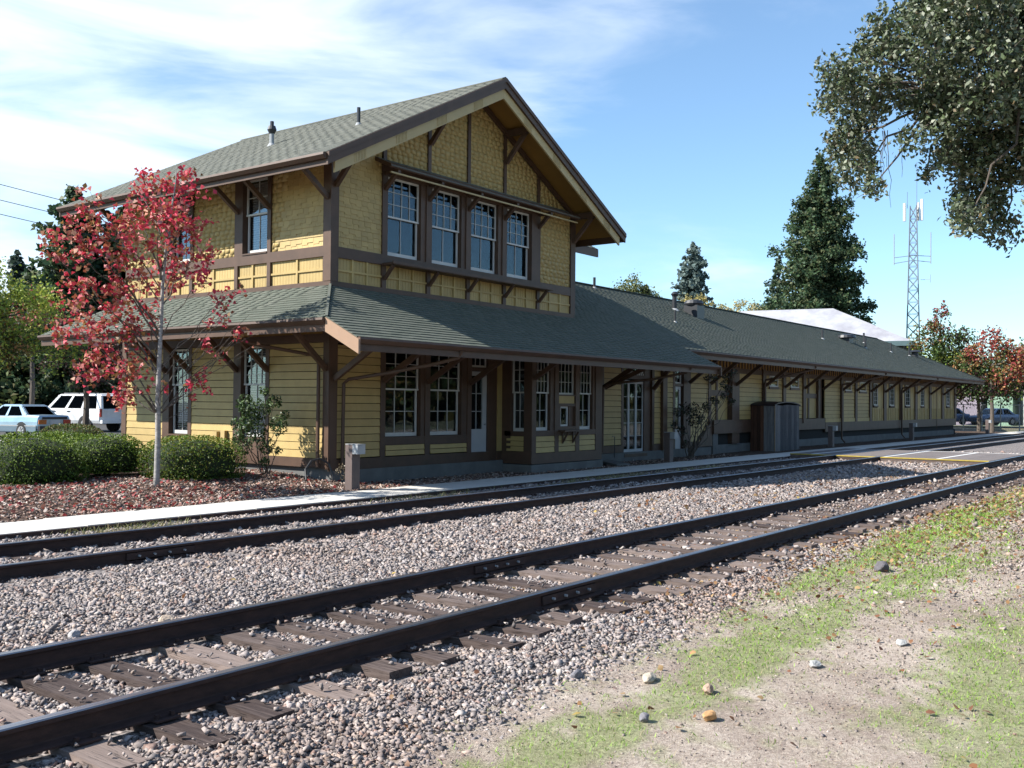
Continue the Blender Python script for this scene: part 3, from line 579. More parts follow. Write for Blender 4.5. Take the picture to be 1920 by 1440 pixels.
# recessed door bay
T((20.36, 20.74, .34, 3.2, -.55, -.02)); T((19.6, 20.36, 2.68, 2.76, -.1, .02)); fpart('yellow_strip', FR, YEL, (20.745, 20.93, .60, 3.1, -.1, .012)); T((20.74, 20.95, .30, .598, -.1, .02))
def door(face, u0, u1, z0, z1, nx, nz, zg, mat, label=None, inset=.08, stile=.09, stiler=None):
    mb = MB(); d0, d1 = -inset-.045, -inset; B = lambda *a: face.box(mb, *a, d0, d1); sr = stiler or stile
    B(u0, u0+stile, z0, z1); B(u1-sr, u1, z0, z1); B(u0+stile, u1-sr, z0, zg-.0); B(u0+stile, u1-sr, z1-.11, z1)
    if zg-z0 > .5:
        for q0, q1 in ((.10, .42), (.52, .74)): 
            a = z0+(zg-z0)*q0; b = z0+(zg-z0)*q1; face.box(mb, u0+stile+.03, u1-sr-.03, a, b, d1, d1+.012)
    o = mb.build('door', mat, DEP, label=label); gb = MB(); a, b, c, e = u0+stile, u1-sr, zg, z1-.11
    for i in range(1, nx): x = a+(b-a)*i/nx; face.box(gb, x-.008, x+.008, c, e, d0+.01, d1-.006)
    for j in range(1, nz): zz = c+(e-c)*j/nz; face.box(gb, a, b, zz-.008, zz+.008, d0+.012, d1-.008)
    if gb.v: gb.build('glazing_bar', mat, o)
    for i in range(nx):
        for j in range(nz):
            xa, xb = a+(b-a)*i/nx, a+(b-a)*(i+1)/nx; za, zb = c+(e-c)*j/nz, c+(e-c)*(j+1)/nz; pm = MB(); face.box(pm, xa, xb, za, zb, d0+.016, d0+.02); pm.build('pane', GLASS, o)
    return o
d1_ = door(FR, 19.64, 20.35, .33, 2.66, 2, 3, 1.18, DOORW, 'pale grey door with tall glazed upper half', .06, .06, .17)
P1('handle', lambda b: b.tube([FR.p(20.26, 1.30, -.06), FR.p(20.26, 1.30, 0)], .02, 8), GREYM, d1_)
window(FR, 19.66, 20.32, 2.77, 3.14, (3, 1), None, None, .06, name='transom_window')
T((14.8, 24.4, 3.14, 3.30, -.05, .04), n='frieze_board')
# bay
bt = lambda f, *b, n='trim_board': fpart(n, f, BRN, *b)
bt(BF, (20.93, 24.37, .28, .55, -.2, .03), n='water_table'); bt(BL, (15.06, 16.0, .28, .59, -.1, .03), n='water_table'); bt(BR, (15.06, 16.0, .28, .59, -.1, .03), n='water_table')
bt(BF, (20.93, 21.12, .55, 3.1, -.15, .035), n='corner_post'); bt(BL, (15.02, 15.27, .59, 3.1, -.1, .03), n='corner_post')
for a, b in ((21.98, 22.17), (22.99, 23.19), (24.02, 24.37)): bt(BF, (a, b, .55, 3.1, -.12, .035))
bt(BF, (21.12, 21.98, 1.0, 1.14, -.1, .03)); bt(BF, (23.19, 24.02, 1.0, 1.14, -.1, .03)); bt(BF, (22.17, 22.99, 1.0, 1.24, -.1, .03)); bt(BF, (21.80, 21.98, 1.14, 3.1, -.14, .01)); bt(BF, (23.90, 24.02, 1.14, 3.1, -.14, .01)); bt(BF, (20.93, 24.37, 3.02, 3.2, -.1, .03))
bt(BL, (15.27, 15.9, 1.0, 1.12, -.1, .025)); bt(BL, (15.70, 16.0, .59, 3.1, -.1, .025)); bt(BL, (15.02, 16.0, 3.02, 3.2, -.1, .025)); bt(BL, (15.83, 15.9, .59, 1.0, -.05, .02))
fpart('clapboard', BR, YEL, (15.05, 16.0, .59, 3.1, -.05, .0))
window(BL, 15.27, 15.70, 1.12, 3.06, (2, 3), (2, 2), 2.12, .05); window(BF, 21.12, 21.80, 1.14, 3.06, (4, 3), (2, 2), 2.12, .05); window(BF, 23.19, 23.90, 1.14, 3.06, (4, 3), (2, 2), 2.12, .05)
window(BF, 22.18, 22.98, 2.10, 3.06, (4, 3), None, None, .04, fr=.05); fpart('yellow_panel', BF, YEL, (22.2, 22.96, 1.86, 2.06, -.05, .005)); bt(BF, (22.17, 22.99, 1.78, 1.86, -.1, .02)); bt(BF, (22.17, 22.99, 2.06, 2.10, -.1, .02))
window(BF, 22.34, 22.72, 1.24, 1.78, (1, 1), None, None, .05, name='ticket_window'); bt(BF, (22.17, 22.34, 1.24, 1.78, -.12, -.03)); bt(BF, (22.74, 22.99, 1.24, 1.78, -.12, -.03))
tw = P1('ticket_shelf', lambda b: BF.box(b, 22.15, 23.03, 1.10, 1.145, .03, .26), BRN, DEP)
for u in (22.35, 22.85): P1('shelf_bracket', lambda b: BF.poly(b, [(u-.02, .78), (u+.02, .78), (u+.02, 1.10), (u-.02, 1.10)], .03, .06) or 1, BRN, tw); P1('shelf_bracket', lambda b: b.bar(BF.p(u, .82, .05), BF.p(u, 1.09, .22), .035, .05), BRN, tw)
# wall right of the bay, slider, second door
T((25.82, 25.99, .34, 3.1, -.1, .05)); T((27.05, 27.2, .34, 3.1, -.1, .035)); T((28.62, 29.18, .28, 3.1, -.25, -.03)); T((29.05, 29.2, .33, 3.1, -.3, .03)); T((27.2, 28.62, 2.66, 2.80, -.1, 0)); T((27.2, 28.65, .18, .28, -.1, .08))
for i in range(3):
    a = 27.22+i*.465; door(FR, a, a+.465, .29, 2.62, 1, 5, .42, DOORW, 'pale grey leaf of the folding glazed door' if i == 0 else None, .07, .055)
db = MB()
for i in range(10): FR.box(db, 27.28+.13*i, 27.34+.13*i, 2.79, 2.85, -.02, .01)
db.build('dentil', WHT, DEP, kind='stuff'); window(FR, 27.24, 28.6, 2.86, 3.12, (4, 1), None, None, .06, name='transom_window')
T((30.5, 30.66, .33, 3.1, -.1, .04)); T((31.3, 31.84, .28, 3.1, -.3, .03)); T((30.66, 31.3, 2.50, 2.58, -.1, .01)); door(FR, 30.67, 31.24, .28, 2.48, 1, 1, 1.0, DOORW, 'pale door half hidden by the dark shrub', .06, .12); window(FR, 30.67, 31.24, 2.58, 3.06, (2, 2), None, None, .05, name='transom_window'); T((29.62, 29.92, .33, 3.1, -.0, .13), n='pilaster')
T((33.22, 33.45, .8, 3.1, -.1, .05)); T((24.4, 33.4, 3.10, 3.28, -.05, .03), n='frieze_board')
st = MB()
for i in range(5): FR.box(st, 32.35+.22*i, 33.45, .36+.19*i, .55+.19*i, .04, .09)
st.build('step_stringer', BRN, DEP)
# freight wing
T((33.45, 35.85, .80, 1.22, 0, .16), n='platform_skirt'); T((35.85, 45.4, .80, 1.28, 0, .05), n='platform_skirt'); T((45.4, 70.2, .66, 1.10, 0, .06), n='platform_skirt')
T((35.15, 35.8, .4, 3.3, -.3, .10), n='corner_post'); P1('platform_deck', lambda b: FR.box(b, 33.45, 35.2, 1.22, 1.3, -.3, .16), BRN, DEP)
def plankdoor(u0, u1, z0, z1):
    o = P1('freight_door', lambda b: (FR.box(b, u0, u1, z0, z1, -.16, -.10)), YEL, DEP)
    P1('door_rail', lambda b: (FR.box(b, u0, u1, z0+(z1-z0)*.50, z0+(z1-z0)*.62, -.10, -.06), FR.box(b, (u0*.58+u1*.42)-.07, (u0*.58+u1*.42)+.07, z0, z0+(z1-z0)*.499, -.10, -.06), FR.box(b, (u0*.58+u1*.42)-.07, (u0*.58+u1*.42)+.07, z0+(z1-z0)*.621, z1, -.10, -.06)), BRN, o)
plankdoor(33.46, 35.14, 1.3, 3.08); plankdoor(42.88, 44.6, 1.3, 3.08); T((44.62, 45.38, 1.1, 3.3, -.55, -.10)); T((44.60, 44.72, 1.3, 3.08, -.1, .02))
fpart('stone_pier', FR, CONC, (33.5, 33.9, -.1, .8, -.1, .1)); fpart('crawl_opening_shade', FR, DARK, (34.0, 35.0, .1, .78, -.2, -.02)); fpart('crawl_opening_shade', FR, DARK, (35.85, 70.0, .38, .79, -.2, -.06))  # solid near-black boxes paint the shade inside the openings
posts = [(38.1, 38.42), (40.25, 40.55), (42.55, 42.87), (47.5, 47.84), (49.6, 49.9), (51.9, 52.2), (54.3, 54.75), (57.3, 57.75), (60.35, 60.8), (63.5, 63.95), (66.5, 67.0), (69.7, 70.2)]
for a, b in posts: T((a, b, 1.1, 3.3, -.1, .09), n='wall_post')
T((33.4, 70.2, 3.08, 3.26, -.05, .045), n='frieze_board')
# vertical boards and tall windows in the far section
tallw = [(52.72, 53.36), (55.55, 56.35), (58.55, 59.45), (61.72, 62.45), (67.85, 68.6)]
secs = [(52.2, 54.3), (54.75, 57.3), (57.75, 60.35), (60.8, 63.5), (63.95, 66.5), (67.0, 69.7)]
for a, b in secs:
    u = a+.0; 
    while u < b-.05:
        e = min(u+.30, b); hw = [w for w in tallw if w[0]-.12 < (u+e)/2 < w[1]+.12]
        if hw: fpart('vertical_board', FR, YEL, (u, e-.012, 1.1, 1.78, -.02, .015+.01*((int(u*10)) % 2)), (u, e-.012, 3.18-.05, 3.09, -.02, .015))
        else: fpart('vertical_board', FR, YEL, (u, e-.012, 1.1, 3.09, -.02, .015+.01*((int(u*10)) % 2)))
        u = e
bt2 = MB()
for a, b in secs:
    u = a
    while u < b: FR.box(bt2, u-.02, u+.02, 1.1, 1.75, .02, .045); u += .30
bt2.build('batten', YEL, DEP, kind='stuff')
for a, b in tallw: window(FR, a, b, 1.90, 3.06, (2, 5), None, None, -.03, fr=.055); T((a-.04, b+.04, 1.82, 1.897, 0, .07), n='window_sill')
for a, b, z0, z1 in ((38.86, 39.76, 2.62, 3.07), (41.15, 42.1, 2.62, 3.07), (48.2, 49.1, 2.6, 3.07), (50.4, 51.4, 2.6, 3.07)):
    window(FR, a, b, z0, z1, (1, 1), None, None, -.05, fr=.06, name='small_window'); T((a-.06, b+.06, z0-.10, z0-.003, 0, .075), n='window_sill')
# left face lower
tl = lambda *b, n='trim_board': fpart(n, LF, BRN, *b)
for a, b in ((17.93, 18.06), (18.93, 19.2), (20.82, 20.95), (21.73, 22.0), (23.6, 23.8)): tl((a, b, .62, 3.14, -.1, .04))
for a in (18.06, 20.95): tl((a, a+.87 if a < 19 else a+.78, .62, .98, -.1, .03)); tl((a-.02, a+.87 if a < 19 else a+.80, .98, 1.02, -.1, .07), n='window_sill')
tl((16.14, 23.6, 3.14, 3.32, -.05, .04), n='frieze_board'); tl((23.6, 23.8, .62, 4.3, -.1, .045), n='corner_post')
window(LF, 18.07, 18.92, 1.03, 3.12, (4, 4), (2, 1), 2.22, .05, blind=True); window(LF, 20.96, 21.72, 1.03, 3.12, (4, 4), (2, 1), 2.22, .05, blind=True)
P1('meter_box', lambda b: (LF.box(b, 19.4, 19.55, .72, 1.15, .03, .12), LF.box(b, 19.7, 19.85, .72, 1.12, .03, .12)), paint('meter_yellow', (.5, .36, .15)), DEP)
# ---- upper storey
ub = lambda f, *b, n='upper_trim_board': fpart(n, f, BRN, *b)
UZ0, UZ1, UB0, UB1 = 4.36, 4.46, 4.98, 5.22
ub(FR, (14.78, 24.32, UZ0-.05, UZ1, -.05, .045)); ub(FR, (14.78, 24.32, UB0, UB1, -.05, .05)); ub(LF, (15.95, 23.9, UZ0-.05, UZ1, -.05, .045)); ub(LF, (15.95, 23.9, UB0+.02, UB1+.01, -.05, .05))
ub(FR, (14.76, 14.98, UZ1, 7.42, -.2, .055), n='corner_post'); ub(LF, (15.94, 16.16, UZ1, 7.38, -.15, .055), n='corner_post'); ub(FR, (24.1, 24.34, UZ1, 7.4, -.2, .055), n='corner_post'); ub(RF, (15.96, 16.2, UZ0, 7.38, -.15, .03), n='corner_post'); ub(LF, (23.7, 23.9, UZ1, 7.38, -.1, .05), n='corner_post')
studs = [16.40, 17.93, 19.43, 20.94, 22.49]
# windows opening spans in the upper front
uw = [(16.50, 17.66), (18.03, 19.17), (19.52, 20.68), (21.03, 22.16)]
for a, b in ((16.33, 16.5), (17.66, 17.83), (17.83, 18.03), (19.17, 19.33), (19.33, 19.52), (20.68, 20.84), (20.84, 21.03), (22.16, 22.40), (22.40, 22.57)): ub(FR, (a, b, UB1, 7.12, -.1, .05 if (b-a) > .175 or a in (16.33, 22.40) else .02))
for a, b in uw: window(FR, a, b, 5.24, 7.06, (4, 3), (2, 1), 6.12, .06)
ub(FR, (16.33, 22.57, 7.06, 7.40, -.1, .045))
for u in studs[:]: ub(FR, (u-.065, u+.065, UZ1, UB0, -.05, .05)); 
def roofz(x): return 9.93-.5214*abs(x-19.57)
for u in studs: ub(FR, (u-.055, u+.055, 7.40, roofz(u)-.16, -.05, .05), n='gable_stud')
# recessed lower panels: vertical boards with cream rails
def panel(face, u0, u1, z0, z1, nu, mat=CREAM):
    mb = MB(); u = u0; n = max(2, int(round((u1-u0)/.10)))
    for i in range(n): a = u0+(u1-u0)*i/n; b = u0+(u1-u0)*(i+1)/n; face.box(mb, a+.0035, b-.0035, z0, z1, -.03, 0)
    face.box(mb, u0, u1, z0, z1, -.05, -.028)
    o = mb.build('recessed_panel', YEL, DEP); rb = MB()
    zm = (z0+z1)/2-.01
    for i in range(1, nu): x = u0+(u1-u0)*i/nu; face.box(rb, x-.028, x+.028, z0, z1, .0, .035)
    for i in range(nu): face.box(rb, u0+(u1-u0)*i/nu+(.029 if i else 0), u0+(u1-u0)*(i+1)/nu-(.029 if i < nu-1 else 0), zm-.022, zm+.022, .0, .032)
    rb.build('panel_rail', YEL, o)
edges = [14.98] + [x for u in studs for x in (u-.065, u+.065)] + [24.1]
for i in range(0, len(edges), 2): panel(FR, edges[i], edges[i+1], UZ1, UB0, 3)
lv = [16.16, 17.93, 18.05, 19.10, 19.22, 20.84, 20.96, 21.84, 21.96, 23.7]
for i in range(1, len(lv)-1, 2): ub(LF, (lv[i], lv[i+1], UZ1, UB0+.02, -.05, .05))
for i in range(0, len(lv), 2): panel(LF, lv[i], lv[i+1], UZ1, UB0+.02, 2)
for a, b in ((17.93, 18.05), (18.93, 19.22), (20.84, 20.94), (21.72, 21.96)): ub(LF, (a, b, UB1+.01, 7.38, -.1, .05))
window(LF, 18.06, 18.92, 5.27, 7.0, (2, 2), (2, 1), 6.16, .06, blind=True); window(LF, 20.95, 21.71, 5.27, 7.0, (2, 2), (2, 1), 6.16, .06, blind=True)
ub(LF, (18.05, 18.93, UB1+.01, 5.265, -.1, .07), n='window_sill'); ub(LF, (20.94, 21.72, UB1+.01, 5.265, -.1, .07), n='window_sill')
# wall shingles with staggered butts
Wsh = []   # (center distance, face, quad pts)
def wallsh(face, u0, u1, z0, ztop):
    pitch = .112; r = 0; z = z0
    while True:
        off = random.uniform(0, .2); u = u0-off; k = r % 2; anyp = False
        while u < u1:
            w = .20 if k else random.uniform(.15, .26); w = .185 if k else w
            a, b = max(u, u0), min(u+w, u1); u += w
            if b-a < .02: continue
            zt = min(z+pitch+.03, min(ztop(a), ztop(b)))
            if zt <= z+.02: continue
            dz = (.045 if (int(round(u/.185)) % 2) else 0) if k else 0
            zb = max(z-dz, z0)
            anyp = True
            q = [face.p(a+.002,zb,-.015), face.p(b-.002,zb,-.015), face.p(b-.002,zb,.020), face.p(a+.002,zb,.020), face.p(a+.002,zt,-.015), face.p(b-.002,zt,-.015), face.p(b-.002,zt,.002), face.p(a+.002,zt,.002)]
            Wsh.append(((q[3]-CAM).length, q))
        z += pitch; r += 1
        if not anyp or z > 10: break
flat = lambda v: (lambda u: v)
wallsh(LF, 16.16, 17.93, UB1+.01, flat(7.36)); wallsh(LF, 19.22, 20.84, UB1+.01, flat(7.36)); wallsh(LF, 21.96, 23.7, UB1+.01, flat(7.36))
rz_ = lambda u: roofz(u)-.12
wallsh(FR, 14.98, 16.33, UB1, rz_); wallsh(FR, 22.57, 24.1, UB1, lambda u: min(7.40, rz_(u)))
ge = [16.33]+[x for u in studs for x in (u-.055, u+.055)]+[24.1]
for i in range(2, len(ge)-1, 2): wallsh(FR, ge[i], ge[i+1], 7.40, rz_)
Wsh.sort(key=lambda t: t[0])
for d, q in Wsh[:300]:
    mb = MB(); mb.hexa(q); mb.build('wall_shingle', YEL, DEP)
V = np.array([[tuple(p) for p in q] for d, q in Wsh[300:]]).reshape(-1, 3); HF = np.array([(0,3,2,1),(4,5,6,7),(0,1,5,4),(1,2,6,5),(2,3,7,6),(3,0,4,7)])
np_mesh('wall_shingle_courses', V, (HF[None]+(np.arange(len(V)//8)*8)[:, None, None]).reshape(-1, 4), YEL, DEP, kind='stuff')
ub(LF, (18.06, 18.93, 7.0, 7.38, -.1, .03)); ub(LF, (20.95, 21.72, 7.0, 7.38, -.1, .03))
P1('gable_backing', lambda b: b.prism([(14.9, 16.03, 7.36), (24.2, 16.03, 7.36), (19.57, 16.03, 9.8)], (0, .1, 0)), YEL, DEP)
P1('gable_backing', lambda b: b.prism([(14.9, 23.8, 6.6), (24.2, 23.8, 6.6), (19.57, 23.8, 9.8)], (0, -.1, 0)), YEL, DEP)
# hood over the upper windows (shingled) and shelf below
hd = P1('window_hood', lambda b: b.prism([(0+16.10, 16.0, 7.42), (16.10, 15.50, 7.20), (16.10, 15.47, 7.13), (16.10, 15.50, 7.11), (16.10, 16.0, 7.33)], (7.75, 0, 0)), BRN, DEP)
hs = MB()
for r in range(4):
    u = 16.10
    while u < 23.85:
        w = random.uniform(.26, .32); e = min(u+w, 23.85); y0, y1 = 15.47+.135*r, 15.47+.135*(r+1)+.02; zf = lambda y: 7.145+(y-15.47)*.52
        hs.hexa([(u+.003,y0,zf(y0)), (e-.003,y0,zf(y0)), (e-.003,y1,zf(y1)-.005), (u+.003,y1,zf(y1)-.005), (u+.003,y0,zf(y0)+.022), (e-.003,y0,zf(y0)+.022), (e-.003,y1,zf(y1)+.006), (u+.003,y1,zf(y1)+.006)]); u = e
hs.build('hood_shingle', ROOFM, hd, kind='stuff')
P1('hood_rail', lambda b: b.box(16.15, 23.8, 15.52, 15.56, 7.00, 7.035), CREAM, hd)
for u in (16.42, 17.93, 19.43, 20.94, 22.49): P1('hood_bracket', lambda b: (b.bar((u, 15.97, 6.72), (u, 15.56, 7.10), .09, .09), b.bar((u, 15.97, 7.08), (u, 15.52, 7.08), .085, .07)), BRN, hd)
sh = P1('window_shelf', lambda b: (b.box(16.33, 22.75, 15.62, 15.95, 4.975, 5.02), b.box(16.33, 22.75, 15.60, 15.63, 4.99, 5.05)), BRN, DEP)
for u in studs: P1('shelf_bracket', lambda b: b.bar((u, 15.94, 4.66), (u, 15.66, 4.96), .07, .07), BRN, sh)
# ---- roofs
RS = []  # shingles (dist, 8 pts)
def roof_shingles(O, U, Vv, vmax, urange, expo=.14, tabw=.30, big=False, keep=None):
    O, U, Vv = Vector(O), Vector(U).normalized(), Vector(Vv).normalized(); Nn = U.cross(Vv).normalized()
    if Nn.z < 0: Nn = -Nn
    v = 0; r = 0
    while v < vmax-.01:
        vt = min(v+expo+.02, vmax); a0, b0 = urange((v+vt)/2); u = a0-(tabw*.5 if r % 2 else 0)-random.uniform(0, .06)
        while u < b0:
            w = tabw*random.uniform(.93, 1.07); a, b = max(u, a0), min(u+w, b0); u += w
            if b-a < .02: continue
            h = (.011 if O.z > 6 else .021)+random.uniform(0, .004); dv = random.uniform(-.004, .004)
            P = lambda uu, vv, hh: O+U*uu+Vv*vv+Nn*hh
            q = [P(a+.003,v+dv,.0), P(b-.003,v+dv,.0), P(b-.003,vt,.0), P(a+.003,vt,.0), P(a+.003,v+dv,h), P(b-.003,v+dv,h), P(b-.003,vt,.006), P(a+.003,vt,.006)]
            RS.append(((q[4]-CAM).length, q))
        v += expo; r += 1
def slab(name, pts, th, mat, **kw):
    a = [Vector(p) for p in pts]; n = (a[1]-a[0]).cross(a[2]-a[0]).normalized()
    if n.z < 0: n = -n
    mb = MB(); mb.prism(a, -n*th); return mb.build(name, mat, DEP, **kw)
SQ = math.sqrt
# upper main gable
zr, ze, xl, xr, xm, y0, y1 = 9.93, 6.88, 13.70, 25.46, 19.57, 14.95, 25.1
sl = math.hypot(xm-xl, zr-ze)
for nm, xe in (('west', xl), ('east', xr)):
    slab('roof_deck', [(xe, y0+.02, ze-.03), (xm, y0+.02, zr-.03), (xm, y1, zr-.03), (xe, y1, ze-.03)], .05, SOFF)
    slab('roof_underlay', [(xe, y0, ze), (xm, y0, zr), (xm, y1, zr), (xe, y1, ze)], .029, ROOFB)
roof_shingles((xl, y0-.02, ze), (0, 1, 0), (xm-xl, 0, zr-ze), sl, lambda v: (0, y1-y0+.03))
roof_shingles((xr, y0-.02, ze), (0, 1, 0), (xm-xr, 0, zr-ze), sl, lambda v: (0, y1-y0+.03))
P1('ridge_cap', lambda b: (b.hexa([(xm-.14,y0-.02,zr-.055), (xm,y0-.02,zr+.005), (xm,y1,zr+.005), (xm-.14,y1,zr-.055), (xm-.14,y0-.02,zr-.03), (xm,y0-.02,zr+.035), (xm,y1,zr+.035), (xm-.14,y1,zr-.03)]), b.hexa([(xm+.14,y0-.02,zr-.055), (xm,y0-.02,zr+.005), (xm,y1,zr+.005), (xm+.14,y1,zr-.055), (xm+.14,y0-.02,zr-.03), (xm,y0-.02,zr+.035), (xm,y1,zr+.035), (xm+.14,y1,zr-.03)])), ROOFM, DEP)
# rakes
for yy, s_ in ((y0, -1), (y1, 1)):
    for xe in (xl, xr):
        dx = xm-xe; L = math.hypot(dx, zr-ze); ux, uz = dx/L, (zr-ze)/L; nx, nz = (-uz if dx > 0 else uz), abs(ux)
        def strip(mb, o0, o1, ya, yb, e0=0, e1=None):
            e1 = L if e1 is None else e1
            # o: offset below the roof plane, vertical; mitre cut at the ridge by vertical lines
            f = lambda t, o, y: (xe+ux*t, y, ze+uz*t-o)
            mb.hexa([f(e0,o1,ya), f(e1,o1,ya), f(e1,o1,yb), f(e0,o1,yb), f(e0,o0,ya), f(e1,o0,ya), f(e1,o0,yb), f(e0,o0,yb)])
        ya, yb = (yy-.03, yy+.02) if s_ < 0 else (yy-.02, yy+.03)
        P1('rake_board', lambda b: (strip(b, .0, .10, ya-.03 if s_ < 0 else ya, yb if s_ < 0 else yb+.03), strip(b, .10, .26, ya, yb)), BRN, DEP)
        rb = P1('rake_trim', lambda b: strip(b, .262, .50, yy+.03 if s_ < 0 else yy-.08, yy+.08 if s_ < 0 else yy-.03, .28), CREAM, DEP)
        if s_ < 0:
            for c in (.9, 2.3, 3.8, 5.3):
                fl = MB()
                for k in range(8): t = c+k*.05; strip(fl, .29, .47, yy+.016, yy+.0299, t, t+.026)
                fl.build('flute', CREAM, rb, kind='stuff')
for xe, sx in ((xl, -1), (xr, 1)):
    P1('gutter', lambda b: b.prism([(xe-.02*sx, y0, ze-.02), (xe+sx*.10, y0, ze-.02), (xe+sx*.11, y0, ze-.07), (xe+sx*.05, y0, ze-.14), (xe-.02*sx, y0, ze-.14)], (0, y1-y0, 0)), BRN, DEP)
    P1('fascia_board', lambda b: b.box(min(xe-.02*sx, xe-.06*sx), max(xe-.02*sx, xe-.06*sx), y0+.02, y1-.02, ze-.25, ze-.03), BRN, DEP)
# boxed soffit under the west eave
def brace(name, p, q, w=.09, h=.11): return P1(name, lambda b: b.bar(p, q, w, h), BRN, DEP)
for x in (14.87, 17.93, 20.94, 24.22): P1('purlin', lambda b: b.bar((x, 16.0, roofz(x)-.22), (x, 15.06, roofz(x)-.22), .13, .16), BRN, DEP); brace('knee_brace', (x, 15.93, roofz(x)-1.0 if x in (17.93, 20.94) else roofz(x)-.95), (x, 15.30, roofz(x)-.28))
P1('gable_rafter', lambda b: b.bar((19.57, 15.92, zr-.22), (24.2, 15.92, roofz(24.2)-.22), .07, .13), BRN, DEP); P1('gable_rafter', lambda b: b.bar((19.57, 15.92, zr-.22), (14.9, 15.92, roofz(14.9)-.22), .07, .13), BRN, DEP)
for y in (16.05, 17.99, 19.1, 20.9, 21.9, 23.8): brace('eave_brace', (14.76, y, 6.25), (13.95, y, 6.84), .09, .10)
brace('eave_brace', (14.82, 24.0, 6.25), (14.82, 24.75, 6.9)); 
# east cross wing of the upper storey
wy0, wy1, wr, wz, wx0, wx1 = 17.1, 24.9, 21.0, 6.85+.5214*3.9, 22.0, 27.4
slab('roof_deck', [(wx0+1.5, wy0, 6.82), (wx1, wy0, 6.82), (wx1, wr, wz-.03), (wx0-2, wr, wz-.03)], .05, SOFF); slab('roof_deck', [(wx0+1.5, wy1, 6.82), (wx1, wy1, 6.82), (wx1, wr, wz-.03), (wx0-2, wr, wz-.03)], .05, SOFF)
slab('roof_underlay', [(wx0+1.5, wy0, 6.85), (wx1, wy0, 6.85), (wx1, wr, wz), (wx0-2, wr, wz)], .029, ROOFB); slab('roof_underlay', [(wx0+1.5, wy1, 6.85), (wx1, wy1, 6.85), (wx1, wr, wz), (wx0-2, wr, wz)], .029, ROOFB)
roof_shingles((24.0, wy0-.02, 6.85), (1, 0, 0), (0, wr-wy0, wz-6.85), 4.39, lambda v: (-v*.3, 3.42)); 
P1('rake_board', lambda b: (b.hexa([(wx1-.02,wy0,6.62), (wx1+.03,wy0,6.62), (wx1+.03,wr,wz-.24), (wx1-.02,wr,wz-.24), (wx1-.02,wy0,6.85), (wx1+.03,wy0,6.85), (wx1+.03,wr,wz), (wx1-.02,wr,wz)])), BRN, DEP); P1('rake_board', lambda b: (b.hexa([(wx1-.02,wy1,6.62), (wx1+.03,wy1,6.62), (wx1+.03,wr,wz-.24), (wx1-.02,wr,wz-.24), (wx1-.02,wy1,6.85), (wx1+.03,wy1,6.85), (wx1+.03,wr,wz), (wx1-.02,wr,wz)])), BRN, DEP)
P1('fascia_board', lambda b: b.box(24.8, wx1, wy0-.03, wy0+.02, 6.6, 6.84), BRN, DEP)
# skirt / long roof (one plane, slope .49)
S_ = .49; zp = lambda y: 4.36+S_*(y-16)
yE0, yE1, yR = 13.36, 14.46, 19.85
XL, XM, XR = 13.0, 28.5, 71.3
Y0L = 14.15
xrid = XR-(yR-yE1)
th = .028
# plane polygon pieces: canopy (front), long roof front, long roof rear, far hip, west skirt
hipx = lambda y: XL + (y-Y0L)*(14.8-XL)/(16-Y0L)      # hip line in plan between west skirt and front plane
pz = lambda x, y: (x, y, zp(y))
for nm, dz, t_, m_ in (('roof_underlay', 0, .026, ROOFB), ('roof_deck', -.028, .05, SOFF)):
    Q = lambda x, y: (x, y, zp(y)+dz)
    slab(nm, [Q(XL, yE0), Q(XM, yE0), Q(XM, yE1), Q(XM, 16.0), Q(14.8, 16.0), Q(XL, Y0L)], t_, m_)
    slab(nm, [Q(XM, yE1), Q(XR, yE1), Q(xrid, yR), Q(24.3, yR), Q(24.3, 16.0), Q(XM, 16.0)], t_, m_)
    zz = lambda y: zp(yR)-S_*(y-yR)+dz
    slab(nm, [(XR, 2*yR-yE1, zz(2*yR-yE1)), (xrid, yR, zz(yR)), (24.3, yR, zz(yR)), (24.3, 2*yR-yE1, zz(2*yR-yE1))], t_, m_)
    slab(nm, [(XR, yE1, zp(yE1)+dz), (XR, 2*yR-yE1, zp(yE1)+dz), (xrid, yR, zp(yR)+dz)], t_, m_)
    zl = lambda x: 4.36-(14.8-x)*(4.36-zp(Y0L))/(14.8-XL)+dz
    slab(nm, [(XL, Y0L, zl(XL)), (14.8, 16, zl(14.8)), (14.8, 24.0, zl(14.8)), (XL, 24.6, zl(XL))], t_, m_)
def ur_front(v):
    y = yE0+v*math.cos(math.atan(S_)); a = XL if y < Y0L else hipx(y)
    if y < yE1: b = XM
    elif y < 16: b = XR-(y-yE1)
    else: a = 24.31; b = XR-(y-yE1)
    return (a-10, b-10)
ca = math.cos(math.atan(S_)); roof_shingles((10, yE0-.03, zp(yE0-.03)), (1, 0, 0), (0, 1, S_), (yR-yE0+.03)/ca, lambda v: ur_front(v-.03))
slw = math.hypot(1.8, 4.36-zp(Y0L)); roof_shingles((XL-.02, 10, zp(Y0L)), (0, 1, 0), (1.8, 0, 4.36-zp(Y0L)), slw, lambda v: (Y0L-10+(16-Y0L)*v/slw, 14.6-.6*v/slw))
roof_shingles((XR+.02, 10, zp(yE1)), (0, 1, 0), (-(yR-yE1), 0, (yR-yE1)*S_), (yR-yE1)/ca, lambda v: (yE1-10+v*ca, 2*yR-yE1-10-v*ca), expo=.25)
roof_shingles((20, 2*yR-yE1+.02, zp(yE1)), (1, 0, 0), (0, -1, S_), (yR-yE1)/ca, lambda v: (4.35, XR-20-v*ca), expo=.28, tabw=.9)
